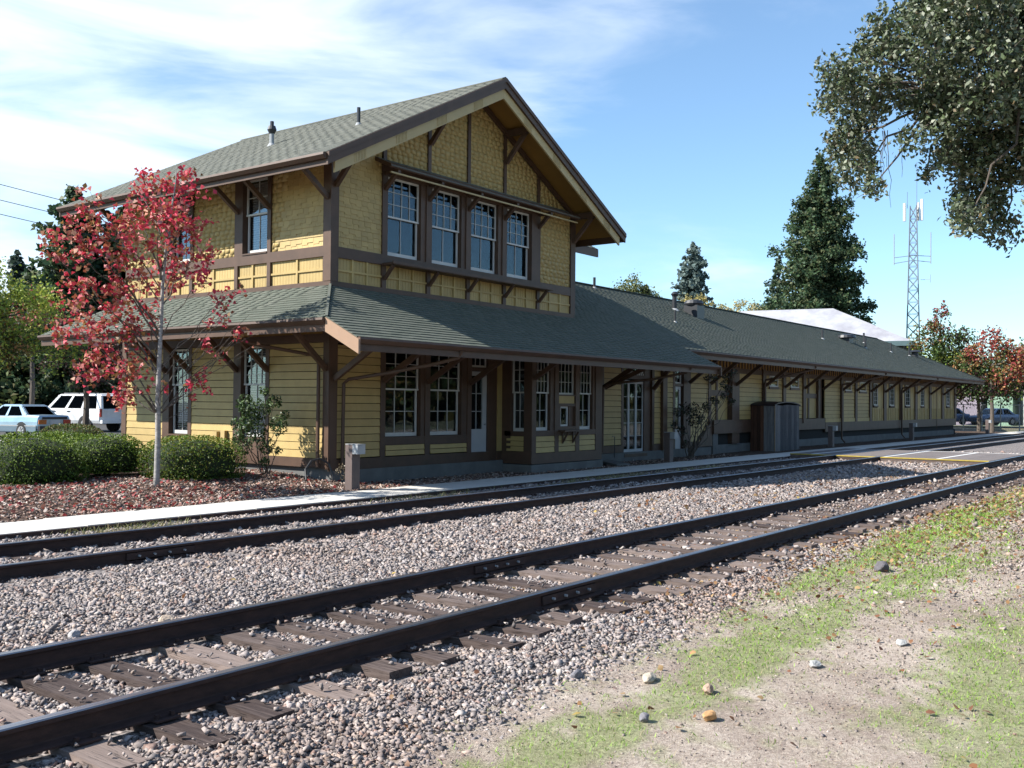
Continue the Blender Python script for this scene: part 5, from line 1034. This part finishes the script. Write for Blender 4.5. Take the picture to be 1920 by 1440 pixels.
tot += conifer('redwood_tree', 'slim bluish conifer poking up above the middle of the long roof', 125.2, 62.6, 24.0, 4.6, [(.12,.17,.16),(.15,.20,.18)], 3, 70, 6, (.6, .3), .02, .55, nq=40)  # palette lightened, distance haze put into the needle colour
tot += conifer('redwood_tree', 'small conifer tip beside the green tree over the long roof', 96.5, 54.0, 14.9, 2.5, [(.05,.08,.06)], 4, 30, 6, (.7, .35), .1, .7, nq=16)
tot += conifer('redwood_tree', 'tall dark conifer behind the left end of the station roof', 36.8, 65.4, 16.2, 3.9, RP, 5, 80, 2, (.45, .2), .06, .45, nq=90, upturn=.1)
tot += conifer('redwood_tree', 'dark conifer seen between the red maple and the left eaves', 39.4, 63.9, 15.2, 3.4, RP, 6, 70, 2, (.45, .2), .12, .5, nq=90)
tot += conifer('redwood_tree', 'broad lower conifer behind the yellow-green tree at the left', 35.4, 68.5, 11.0, 3.6, RP, 7, 50, 1, (.45, .2), .12, .6, nq=80)
tot += conifer('redwood_tree', 'small distant pointed conifer at the far left edge', 42.7, 85, 14.3, 2.6, [(.05,.08,.06),(.07,.10,.08)], 8, 50, 3, (.5, .25), .08, .7, nq=40)
print('needles', tot)
# ------------------------------------------------------------------ broadleaf trees
def tree(name, label, x, y, h, blobs, pal, leaf, dens, seed, group='autumn trees around the station', trunk=.16, mat=LEAF, shell=.35):
    rs = random.Random(seed); root = empty(name, (x, y, 0), label, 'tree', group); P, C_ = [], []; bb = MB()
    zlow = min(b[2]-b[3]*.6 for b in blobs); P1('trunk', lambda b: b.tube([(x, y, -.2), (x+.05, y, zlow*.6), (x, y+.05, zlow+.4), (x, y, h*.7)], [trunk, trunk*.8, trunk*.65, trunk*.2], 8), BARK, root)
    for bi, bl_ in enumerate(blobs):
        bx_, by_, bz_, r = bl_[:4]; pl_ = bl_[4] if len(bl_) > 4 else pal; n = int(dens*26*r*r/(leaf*leaf))
        # clusters inside each blob so that sky shows between them
        m_ = max(9, int(r*16)); cc = blob(m_, (x+bx_, y+by_, bz_), (r*.82, r*.82, r*.80), .5); idx = RNG.integers(0, m_, n); p = cc[idx]+RNG.normal(size=(n, 3))*r*.17; P.append(p); C_.append(leafcols(n, pl_))
        limb(bb, (x, y, min(bz_-r*.4, h*.6)), (x+bx_, y+by_, bz_), trunk*.4, .02, 5, .05)
    bb.build('branch', BARK, root); P = np.concatenate(P); n = len(P); crown('crown', P, rndm(n, leaf*.7, leaf*1.3), np.concatenate(C_), mat, root, .7); return n
G_ = [(.07,.12,.03),(.10,.15,.035),(.045,.08,.02)]; YG = [(.34,.42,.06),(.22,.32,.05),(.46,.48,.09)]; RD = [(.38,.07,.06),(.30,.05,.05),(.42,.14,.09)]; OR = [(.36,.16,.06),(.28,.20,.06),(.22,.16,.06)]; DKR = [(.06,.025,.025),(.09,.035,.03),(.03,.03,.015)]
t_ = 0
# right of the long wing (view-right vector there ~ (.25,-.97))
t_ += tree('maple_tree', 'green maple turning dark red at its pointed top, right of the lattice tower', 80.5, 19.3, 10, [(0,-.4,6.2,1.7,G_),(0,.8,4.4,1.9,YG+G_),(0,0,9.2,.75,RD+G_),(0,.2,8.0,1.1,RD+G_+OR),(-.3,1.0,6.9,1.5,G_+OR),(0,-1.2,6.8,1.5,G_+DKR),(0,1.6,5.2,1.7,YG+G_),(0,-.5,5.2,1.9,YG+G_),(0,-1.6,3.8,1.9,G_+DKR),(0,1.4,3.6,1.4,G_)], G_, .20, .55, 1)
t_ += tree('maple_tree', 'maple with a bright red crown beyond the far end of the long wing', 76.5, 15.0, 8, [(0,-2.6,4.6,1.2,RD+OR),(0,1.9,4.6,1.1,OR+G_),(0,.1,6.6,1.0,RD),(0,-.9,6.0,1.1,RD+OR),(0,1.0,5.6,1.1,RD+OR),(0,-1.9,5.3,1.1,RD+OR),(0,-.2,4.8,1.4,OR+G_),(0,1.2,4.2,1.1,G_+DKR),(0,-1.2,4.0,1.3,OR+RD),(0,.3,3.4,1.2,DKR+G_)], RD, .20, .6, 2)
t_ += tree('maple_tree', 'orange and green maple at the right edge above the parked cars', 84, 13.2, 8, [(0,-2.2,4.4,1.5,G_+OR),(0,-2.0,6.0,1.2,OR+RD),(0,.6,6.4,1.1,OR+G_),(0,-.7,6.6,1.1,RD+OR),(0,.2,5.2,1.5,OR+YG),(0,-1.4,5.2,1.4,RD+OR),(0,.8,4.0,1.3,G_+OR),(0,-.8,3.8,1.3,G_)], OR, .21, .6, 3)
t_ += tree('maple_tree', 'dark shaded tree directly behind the end wall of the long wing', 82, 17.0, 7, [(0,0,5.2,1.8,G_+DKR),(0,1.4,4.6,1.6,DKR+G_),(0,-1.8,4.4,1.8,DKR+G_),(0,0,3.4,1.7,DKR+G_),(0,1.7,3.2,1.4,G_+DKR),(0,-2.2,3.2,1.4,G_+DKR)], DKR, .21, .6, 4)
t_ += tree('leafy_tree', 'round yellow-green treetop above the long roof', 95.3, 55, 16, [(0,0,14.6,1.9),(1.2,-1.4,13.2,2.0),(-1.0,1.5,13.0,1.9),(0,0,11.5,2.6)], [(.16,.18,.05),(.24,.24,.09),(.10,.13,.04)], .26, .8, 5)
t_ += tree('leafy_tree', 'pale yellow autumn treetop above the middle of the long roof', 91.5, 44.9, 12, [(0,0,12.2,1.1),(0,1.2,11.9,1.2),(0,-1.4,11.2,1.2),(0,.2,10.6,1.7)], [(.50,.40,.12),(.42,.36,.14),(.30,.27,.10)], .20, .5, 6)
t_ += tree('leafy_tree', 'second pale yellow treetop left of the cedar over the long roof', 93.6, 41.2, 12, [(0,0,11.4,1.3),(0,1.4,11.0,1.0),(0,-1.2,10.8,1.2),(0,0,9.8,1.6)], [(.50,.40,.14),(.42,.36,.16),(.30,.27,.12)], .20, .5, 7)
# left background
t_ += tree('leafy_tree', 'yellow-green tree at the left edge behind the parked cars', 17.8, 38.8, 8, [(0,0,6.2,1.6,YG),(1.6,-.9,5.2,1.5,YG),(2.4,-1.3,3.8,1.4,YG+G_),(-1.5,.9,7.2,1.4,YG),(-1.9,1.0,5.4,1.9,YG),(-.6,.2,6.2,1.4,YG),(-1.2,.5,6.4,1.2,YG),(-.6,.3,5.3,1.5,YG),(.3,-.1,4.9,1.3,YG+OR),(-1.5,.8,4.4,1.6,YG+G_),(.2,-.2,3.9,1.5,YG+G_),(1.1,-.6,4.0,1.1,OR+G_)], YG, .12, .45, 8)
t_ += tree('young_tree', 'thin young tree with yellow-green leaves in front of the pale blue car', 15.2, 33.9, 5, [(0,0,3.7,.75,YG+G_),(-.4,.2,3.0,.75,G_+YG),(.45,-.2,2.9,.8,YG+G_),(.1,0,2.5,.6,G_)], YG, .10, .45, 9, trunk=.045)
t_ += tree('plum_tree', 'dark purple-leaved tree over the white vehicle', 24.5, 42.4, 6.5, [(0,0,4.9,1.3,DKR),(-1.0,.6,4.2,1.2,DKR),(1.1,-.7,4.1,1.3,DKR+[(.16,.05,.05)]),(.2,0,3.6,1.4,DKR)], DKR, .13, .6, 10)
t_ += tree('plum_tree', 'reddish brown tree between the yellow-green tree and the conifers', 27.0, 52.0, 8, [(0,0,6.4,1.3,OR+RD),(1.2,-.7,5.6,1.2,RD+G_),(-.8,.5,5.2,1.4,OR+G_)], OR, .16, .4, 11)
# trees behind the photographer (seen in the window panes)
for i, (x, y, h, pl, lb) in enumerate(((35, -5, 13, G_, 'tall tree on the near side beyond the verge, reflected in the upper windows'), (18, -26, 11, G_, 'dark green tree across the tracks behind the camera, left one'), (28, -30, 12, G_+YG, 'green tree across the tracks behind the camera, middle one'), (39, -28, 10, YG+[(.45,.33,.06)], 'yellow autumn tree across the tracks behind the camera'), (50, -30, 11, G_, 'dark tree across the tracks behind the camera, far one'), (62, -27, 9, OR+G_, 'orange tree across the tracks behind the camera'))):
    t_ += tree('leafy_tree', lb, x, y, h, [(0,0,h*.75,2.6,pl),(2,1,h*.55,2.6,pl),(-2.2,0,h*.5,2.6,pl),(0,-1,h*.35,2.8,pl)], pl, .38, .5, 20+i, 'trees across the tracks', trunk=.25)
print('tree leaves', t_)
# ------------------------------------------------------------------ lattice tower
tw_ = empty('lattice_tower', (125.6, 33.4, 0), 'slender steel lattice antenna tower rising beside the redwood', 'tower')
TM = paint('tower_steel', (.20, .24, .30), .5, .1, spec=.5)
Tr, Tt = 1.12, .45; H = 26.2
tb = lambda z: .95-.60*z/H
cor = [(-1,-1),(1,-1),(1,1),(-1,1)]; rot45 = lambda a, b: (a*.97-b*.25, a*.25+b*.97)
def tp(k, z): a, b = rot45(*cor[k % 4]); return (125.6+a*tb(z), 33.4+b*tb(z), z)
for k in range(4): P1('leg', lambda b: b.tube([tp(k, 0), tp(k, H)], .07, 6), TM, tw_)
lb_ = MB(); z = 0
while z < H-1: 
    for k in range(4): lb_.bar(tp(k, z), tp(k+1, z+1.45), .06, .06); lb_.bar(tp(k+1, z), tp(k, z+1.45), .06, .06); lb_.bar(tp(k, z), tp(k+1, z), .05, .05)
    z += 1.45
lb_.build('lattice_brace', TM, tw_)
R_v = Vector((.26, -.965, 0))
for s_, l1 in ((-1, 2.15), (1, 1.95)): 
    c = Vector((125.6, 33.4, 0)); P1('antenna_arm', lambda b: (b.bar(c+Vector((0,0,20.2)), c+R_v*s_*l1+Vector((0,0,20.0)), .07, .07), b.bar(c+Vector((0,0,19.6)), c+R_v*s_*l1+Vector((0,0,19.3)), .07, .07)), TM, tw_); P1('antenna', lambda b: b.tube([c+R_v*s_*(l1+.02)+Vector((0,0,19.1)), c+R_v*s_*(l1+.02)+Vector((0,0,22.9))], .05, 6), GREYM, tw_)
for s_, o_ in ((-1.0, 0), (.55, 0), (.95, .4)): P1('antenna_panel', lambda b: b.box(125.6+R_v.x*s_-.12, 125.6+R_v.x*s_+.12, 33.4+R_v.y*s_-.14, 33.4+R_v.y*s_+.14, 24.4, 26.6+o_), WHT, tw_)
P1('antenna', lambda b: b.tube([(125.6, 33.0, 26), (125.6, 33.0, 31.5)], .03, 5), TM, tw_); P1('antenna', lambda b: b.tube([(125.6, 34.1, 26), (125.6, 34.1, 28)], .03, 5), TM, tw_)
P1('antenna', lambda b: (b.bar((125.8,32.6,17.2), (126.0,31.6,17.2), .05, .05), b.tube([(126,31.55,16.8), (126,31.55,17.8)], .04, 5)), GREYM, tw_)
# ------------------------------------------------------------------ white-roofed hall behind
hl = empty('white_roofed_hall', (84, 26, 0), 'large building with a shining white roof seen above the long wing', 'building')
def wroof():
    m, t, b = newmat('white_membrane'); t.links.new(ramp(t, noise(t, .6, 6, .7), [(.35, (.25,.245,.265)), (.6, (.36,.36,.38))]), b.inputs['Base Color']); b.inputs['Roughness'].default_value = .5; return m
WR = wroof(); A_ = Vector((.22, -.975, 0)); Bv = Vector((.975, .22, 0)); c0 = Vector((77.2, 37.0, 0))
hp_ = lambda a, b_, z: tuple(c0+A_*a+Bv*b_+Vector((0, 0, z)))
P1('roof', lambda b: b.add([hp_(-5,-1,6.9), hp_(16.0,-1,6.9), hp_(16.0,18,6.9), hp_(-5,18,6.9), hp_(1.5,6,10.25), hp_(9.3,6,10.25)], [(0,1,5,4),(1,2,5),(2,3,4,5),(3,0,4),(0,3,2,1)]), WR, hl)
P1('wall', lambda b: b.add([hp_(-4,0,0), hp_(15.2,0,0), hp_(15.2,17,0), hp_(-4,17,0), hp_(-4,0,6.88), hp_(15.2,0,6.88), hp_(15.2,17,6.88), hp_(-4,17,6.88)], [(0,1,5,4),(1,2,6,5),(2,3,7,6),(3,0,4,7)]), paint('hall_wall', (.12,.13,.14)), hl)
P1('fascia_board', lambda b: b.add([hp_(-5.05,-1.05,6.55), hp_(16.05,-1.05,6.55), hp_(16.05,18.05,6.55), hp_(-5.05,18.05,6.55), hp_(-5.05,-1.05,6.93), hp_(16.05,-1.05,6.93), hp_(16.05,18.05,6.93), hp_(-5.05,18.05,6.93)], [(0,1,5,4),(1,2,6,5),(2,3,7,6),(3,0,4,7)]), paint('hall_fascia', (.10,.16,.17)), hl)
# left background building behind the vehicles
lh = empty('board_sided_house', (34, 60, 0), 'pale building with vertical board siding behind the white vehicle', 'building')
SID = paint('pale_siding', (.55, .49, .47), .7, .06); 
P1('wall', lambda b: b.box(37.5, 54, 64, 70, .1, 4.3), SID, lh)
for i in range(34): P1('siding_batten', lambda b: b.box(37.5+.48*i, 37.58+.48*i, 63.95, 64.0, .2, 4.3), SID, lh)
P1('roof', lambda b: b.prism([(36.8, 63.2, 4.3), (36.8, 67, 5.2), (36.8, 70.8, 4.3)], (18, 0, 0)), paint('dull_roof', (.12,.11,.10)), lh); P1('corner_post', lambda b: b.box(40.6, 40.9, 63.7, 63.94, .1, 4.2), BLKM, lh)
lg = empty('distant_shed', (18, 75, 0), 'pale grey building at the far left edge behind the sedan', 'building'); P1('wall', lambda b: b.box(14, 29, 74, 80, .1, 3.4), paint('shed_grey', (.36,.42,.50)), lg); P1('roof', lambda b: b.prism([(13.5, 73.4, 3.4), (13.5, 77, 4.3), (13.5, 80.6, 3.4)], (16, 0, 0)), paint('shed_roof', (.2,.2,.2)), lg)
# far tree belt
def belt(name, label, pts, pal, leaf, n):
    P = []
    for (x0, y0_, x1, y1_, h) in pts:
        t = RNG.random(n); hh = h*(.55+.45*fbm(t*14, t*0, 300)); P.append(np.stack([x0+(x1-x0)*t+RNG.normal(0, 2.5, n), y0_+(y1_-y0_)*t+RNG.normal(0, 2.5, n), hh*RNG.random(n)**.7], -1))
    P = np.concatenate(P); V, F = quads(P, rndm(len(P), leaf*.7, leaf*1.3), rndm(len(P), leaf*.4, leaf*.9), rand_rot(len(P))); return np_mesh(name, V, F, NEEDLE, colors=np.repeat(leafcols(len(P), pal), 4, 0), kind='stuff')
belt('distant_trees', '', [(150, -40, 170, 40, 7), (20, 150, 160, 150, 9), (-10, 110, 20, 150, 8), ], [(.05,.08,.03),(.09,.11,.04),(.12,.10,.05)], 1.1, 5000)
belt('distant_trees', '', [(16, 73, 38, 71, 6.5), (12, 62, 24, 60, 4.0)], [(.06,.09,.03),(.10,.13,.04),(.14,.13,.05)], .45, 9000)
belt('distant_trees', '', [(-15, -40, 120, -40, 11), (-15, -44, 120, -44, 12)], [(.05,.075,.03),(.09,.11,.04),(.16,.13,.04)], 1.5, 14000)
# ------------------------------------------------------------------ overhead cables
def cable(label, p, q, sag=.4, r=.02):
    p, q = Vector(p), Vector(q); pts = [p.lerp(q, i/12)-Vector((0, 0, sag*4*(i/12)*(1-i/12))) for i in range(13)]
    o = P1('power_cable', lambda b: b.tube(pts, r, 5), BLKM); tag(o, label, 'cable', 'overhead cables')
cable('highest overhead cable at the upper left', (10, 60, 16.2), (56, 52, 10.6), .1); cable('second overhead cable from the top at the left', (10, 60, 15.2), (56, 52, 9.9), .1); cable('third overhead cable from the top at the left', (10, 60, 14.4), (56, 52, 9.1), .1); cable('lowest overhead cable at the left, crossing the conifers', (10, 60, 10.2), (56, 52, 6.6), .1)
cable('thick dark cable low in front of the left conifers', (14, 50, 6.2), (40, 48, 4.3), .3, .04)
cable('upper cable above the maples at the right edge', (80, 20, 6.3), (88, 6, 7.1), .05, .025); cable('lower cable above the maples at the right edge', (80, 20, 5.9), (88, 6, 6.7), .05, .025)
# ------------------------------------------------------------------ vehicles
def carpaint(name, c, met=.4):
    m, t, b = newmat(name); b.inputs['Base Color'].default_value = (*c, 1); b.inputs['Metallic'].default_value = met; b.inputs['Roughness'].default_value = .33; b.inputs['Coat Weight'].default_value = .6; b.inputs['Coat Roughness'].default_value = .08
    n = noise(t, 1.1, 4, .6); t.links.new(ramp(t, n, [(.3, sc3(c, .9)), (.7, c)]), b.inputs['Base Color']); return m
TYRE = paint('tyre_rubber', (.02,.02,.02), .85, .1, dirt=0); CGL = glassmat('car_glass', 1.5, .25); LAMPR = paint('tail_lamp_red', (.40,.03,.02), .25, .1, dirt=0, spec=.7); AMB = paint('tail_lamp_amber', (.5,.13,.02), .25, .1, dirt=0, spec=.7); PLT = paint('plate_white', (.6,.62,.66), .5, .05, dirt=0); TRIMD = paint('car_trim_dark', (.03,.03,.035), .5, .1, dirt=0)
def car(name, label, L, Wd, paintm, prof, cabin, wheels, wr, lower=None, two=None):
    """prof: (x, zbottom, ztop) stations rear x=0 -> nose x=L; cabin: rear base, rear top, front top, front base, zbase, ztop"""
    root = empty(name, (0, 0, 0), label, 'car'); hw = Wd/2; mb = MB(); secs = []
    for x, zb, zt, w in prof:
        h = zt-zb; secs.append([(x, -hw*w*.93, zb), (x, -hw*w, zb+h*.22), (x, -hw*w, zb+h*.62), (x, -hw*w*.96, zb+h*.88), (x, -hw*w*.86, zt), (x, 0, zt+.02), (x, hw*w*.86, zt), (x, hw*w*.96, zb+h*.88), (x, hw*w, zb+h*.62), (x, hw*w, zb+h*.22), (x, hw*w*.93, zb)])
    n = 11
    for i in range(len(secs)-1): mb.add(secs[i]+secs[i+1], [(k, (k+1) % n, (k+1) % n+n, k+n) for k in range(n)])
    mb.add(secs[0], [tuple(range(n))]); mb.add(secs[-1], [tuple(range(n))[::-1]]); mb.build('body', paintm, root)
    x0, x1, x2, x3, zb, zt = cabin; wb, wt = hw*.88, hw*.72
    low = [(x0,-wb,zb), (x3,-wb,zb), (x3,wb,zb), (x0,wb,zb)]; hi = [(x1,-wt,zt), (x2,-wt,zt), (x2,wt,zt), (x1,wt,zt)]
    P1('cabin', lambda b: b.hexa([Vector(p) for p in low]+[Vector(p) for p in hi]), CGL if False else TRIMD, root)
    P1('roof', lambda b: b.hexa([(x1-.10,-wt-.03,zt-.03), (x2+.10,-wt-.03,zt-.03), (x2+.10,wt+.03,zt-.03), (x1-.10,wt+.03,zt-.03), (x1+.06,-wt+.06,zt+.05), (x2-.06,-wt+.06,zt+.05), (x2-.06,wt-.06,zt+.05), (x1+.06,wt-.06,zt+.05)]), paintm, root)
    def side(u, v, s): # u along 0..1, v height 0..1
        xa = x0+(x1-x0)*v; xb = x3+(x2-x3)*v; w = (wb+(wt-wb)*v)*s; return Vector((xa+(xb-xa)*u, w*1.012, zb+(zt-zb)*v))
    pil = cabin_p = two or [(0,.11),(.50,.56),(.93,1.0)]
    for s in (-1, 1):
        for u0, u1 in pil: 
            q = [side(u0,0,s), side(u1,0,s), side(u1,1,s), side(u0,1,s)]; P1('pillar', lambda b: b.prism(q, (0, .02*s, 0)), paintm, root)
        for i in range(len(pil)-1):
            u0, u1 = pil[i][1], pil[i+1][0]; q = [side(u0+.012,.05,s), side(u1-.012,.05,s), side(u1-.012,.93,s), side(u0+.012,.93,s)]; P1('side_window', lambda b: b.prism(q, (0, .006*s, 0)), CGL, root)
    er = lambda v, t: Vector((x0+(x1-x0)*v-.012, t*(wb+(wt-wb)*v), zb+(zt-zb)*v)); ef = lambda v, t: Vector((x3+(x2-x3)*v+.012, t*(wb+(wt-wb)*v), zb+(zt-zb)*v))
    P1('rear_window', lambda b: b.prism([er(.06,-.86), er(.06,.86), er(.93,.86), er(.93,-.86)], (-.01, 0, .004)), CGL, root); P1('windscreen', lambda b: b.prism([ef(.06,-.9), ef(.06,.9), ef(.93,.9), ef(.93,-.9)], (.01, 0, .004)), CGL, root)
    for t in (-1, 1): P1('pillar', lambda b: b.prism([er(0,t*.87), er(0,t*1.0), er(1,t*1.0), er(1,t*.87)], (-.02, 0, .006)), paintm, root); P1('pillar', lambda b: b.prism([ef(0,t*.91), ef(0,t*1.0), ef(1,t*1.0), ef(1,t*.91)], (.02, 0, .006)), paintm, root)
    for x in wheels:
        for s in (-1, 1):
            P1('wheel_arch', lambda b: b.tube([(x, s*(hw*1.0-.10), wr+.02), (x, s*(hw*1.0+.006), wr+.02)], wr*1.16, 20), TRIMD, root)
            w = P1('wheel', lambda b: b.tube([(x, s*(hw-.2), wr), (x, s*(hw-.19), wr), (x, s*(hw+.0), wr), (x, s*(hw+.02), wr)], [wr*.9, wr, wr, wr*.92], 22), TYRE, root)
            P1('rim', lambda b: (b.tube([(x, s*(hw+.018), wr), (x, s*(hw+.035), wr)], [wr*.62, wr*.58], 18), [b.bar((x, s*(hw+.04), wr), (x+wr*.56*math.cos(a*.785), s*(hw+.04), wr+wr*.56*math.sin(a*.785)), .03, .02) for a in range(8)]), GREYM, w)
    return root, hw
SB = carpaint('pale_blue_metallic', (.36, .50, .62), .55); SW = carpaint('white_car_paint', (.74, .75, .76), 0.0); DB = carpaint('dark_blue_car', (.05, .09, .18), .3)
sed, hw = car('sedan_car', 'pale blue boxy sedan parked at the far left, seen from the rear', 4.42, 1.68, SB, [(0,.34,.86,.90),(.06,.26,.95,.97),(.9,.24,.98,1),(1.3,.24,.95,1),(3.2,.24,.92,1),(4.2,.26,.80,.95),(4.40,.34,.66,.86)], (.75,1.28,2.45,3.12,.93,1.36), (.98, 3.64), .31)
P1('bumper', lambda b: (b.box(-.09, .05, -hw*.95, hw*.95, .36, .52)), TRIMD, sed); P1('side_moulding', lambda b: (b.box(.1, 4.2, -hw-.012, -hw+.01, .50, .55), b.box(.1, 4.2, hw-.01, hw+.012, .50, .55)), GREYM, sed); P1('lower_cladding', lambda b: (b.box(.1, 4.2, -hw-.008, -hw+.01, .28, .49), b.box(.1, 4.2, hw-.01, hw+.008, .28, .49)), carpaint('grey_blue_cladding', (.16,.22,.28)), sed)
for s in (-1, 1): P1('tail_lamp', lambda b: b.box(-.02, .02, min(s*.42, s*.79), max(s*.42, s*.79), .60, .78), AMB if s > 0 else LAMPR, sed)
P1('licence_plate', lambda b: b.box(-.02, -.005, -.24, .24, .60, .76), PLT, sed); P1('boot_panel', lambda b: b.box(-.012, .0, -.62, .62, .80, .90), TRIMD, sed)
sed.location = (22.1, 40.6, .2); sed.rotation_euler = (0, 0, math.radians(101)); 
suv, hw = car('utility_vehicle', 'large white four-door utility vehicle parked beside the pale blue sedan', 5.1, 1.96, SW, [(0,.50,1.12,.96),(.05,.45,1.18,1),(2.0,.42,1.20,1),(3.6,.42,1.20,1),(4.9,.45,1.08,.98),(5.08,.55,.95,.92)], (.03,.22,3.05,3.75,1.18,1.86), (1.02, 4.1), .38, two=[(0,.08),(.31,.36),(.61,.66),(.94,1)])
for s in (-1, 1): P1('tail_lamp', lambda b: b.box(-.03, .04, min(s*.86, s*.97), max(s*.86, s*.97), .78, 1.16), LAMPR, suv); P1('door_handle', lambda b: (b.box(2.05, 2.25, s*hw-.01, s*hw+.02, 1.02, 1.07), b.box(3.05, 3.25, s*hw-.01, s*hw+.02, 1.02, 1.07)), TRIMD, suv)
P1('bumper', lambda b: b.box(-.14, .02, -hw*.96, hw*.96, .45, .62), SW, suv); P1('roof_rack', lambda b: (b.box(.4, 2.8, -.66, -.62, 1.93, 1.97), b.box(.4, 2.8, .62, .66, 1.93, 1.97)), GREYM, suv)
suv.location = (28.4, 46.4, .2); suv.rotation_euler = (0, 0, math.radians(103))
dc, hw = car('parked_car', 'dark blue car parked under the trees at the right edge', 4.5, 1.75, DB, [(0,.34,.86,.90),(.06,.26,.95,.97),(1.3,.24,.97,1),(3.2,.24,.94,1),(4.2,.26,.82,.95),(4.45,.34,.66,.86)], (.55,1.2,2.5,3.2,.94,1.42), (.98, 3.6), .32); dc.location = (97, 17.4, .3); dc.rotation_euler = (0, 0, math.radians(150))
c2 = copy_tree(dc); c2.location = (96, 21.2, .3); c2.rotation_euler = (0, 0, math.radians(150)); c2['label'] = 'dark car behind the fence posts just beyond the end wall'; dc['group'] = c2['group'] = 'cars beyond the station'
# chain-link fence with pale posts at the right
fn = empty('chain_link_fence', (84, 18, 0), 'chain-link fence on pale posts beyond the end of the station', 'fence')
for i in range(9): P1('fence_post', lambda b: b.tube([(83.0+.5*i, 22.4-1.25*i, 0), (83.0+.5*i, 22.4-1.25*i, 2.1)], .045, 6), GREYM, fn)
P1('top_rail', lambda b: b.tube([(83, 22.4, 2.05), (87, 12.4, 2.05)], .03, 5), GREYM, fn)
wm = MB()
for i in range(90): 
    a = i/90; x = 83+4*a; y = 22.4-10*a; wm.bar((x, y, .1), (x+.18, y-.45, 2.0), .008, .008); wm.bar((x+.18, y-.45, .1), (x, y, 2.0), .008, .008)
wm.build('wire_mesh', GREYM, fn)
bd = empty('distant_shop', (104, 22, 0), 'low row of pale and green buildings behind the fence at the right', 'building')
for i, (c, w) in enumerate((((.30,.34,.36), 3), ((.34,.30,.36), 2.5), ((.30,.46,.34), 2.2), ((.50,.48,.46), 3), ((.33,.30,.36), 4), ((.45,.46,.48), 5))): P1('wall', lambda b: b.box(104+i*.01, 110, 27-3.1*i-w, 27-3.1*i, .1, 3.0+.2*(i % 3)), paint('shop_wall', c), bd)
P1('roof', lambda b: b.box(103.5, 110.5, 4, 27.3, 3.45, 3.7), paint('shop_roof', (.14,.13,.13)), bd)
sgn = empty('low_sign', (90.5, 13.4, 0), 'low board on a single post at the right edge beside the tracks', 'sign'); P1('post', lambda b: b.box(90.4, 90.55, 13.3, 13.45, 0, 1.0), BLKM, sgn); P1('board', lambda b: b.box(90.3, 90.7, 12.7, 14.0, 1.0, 1.12), WHT, sgn)
for i, (x, y) in enumerate(((79.5, 16.0), (92, 16.5))): pass
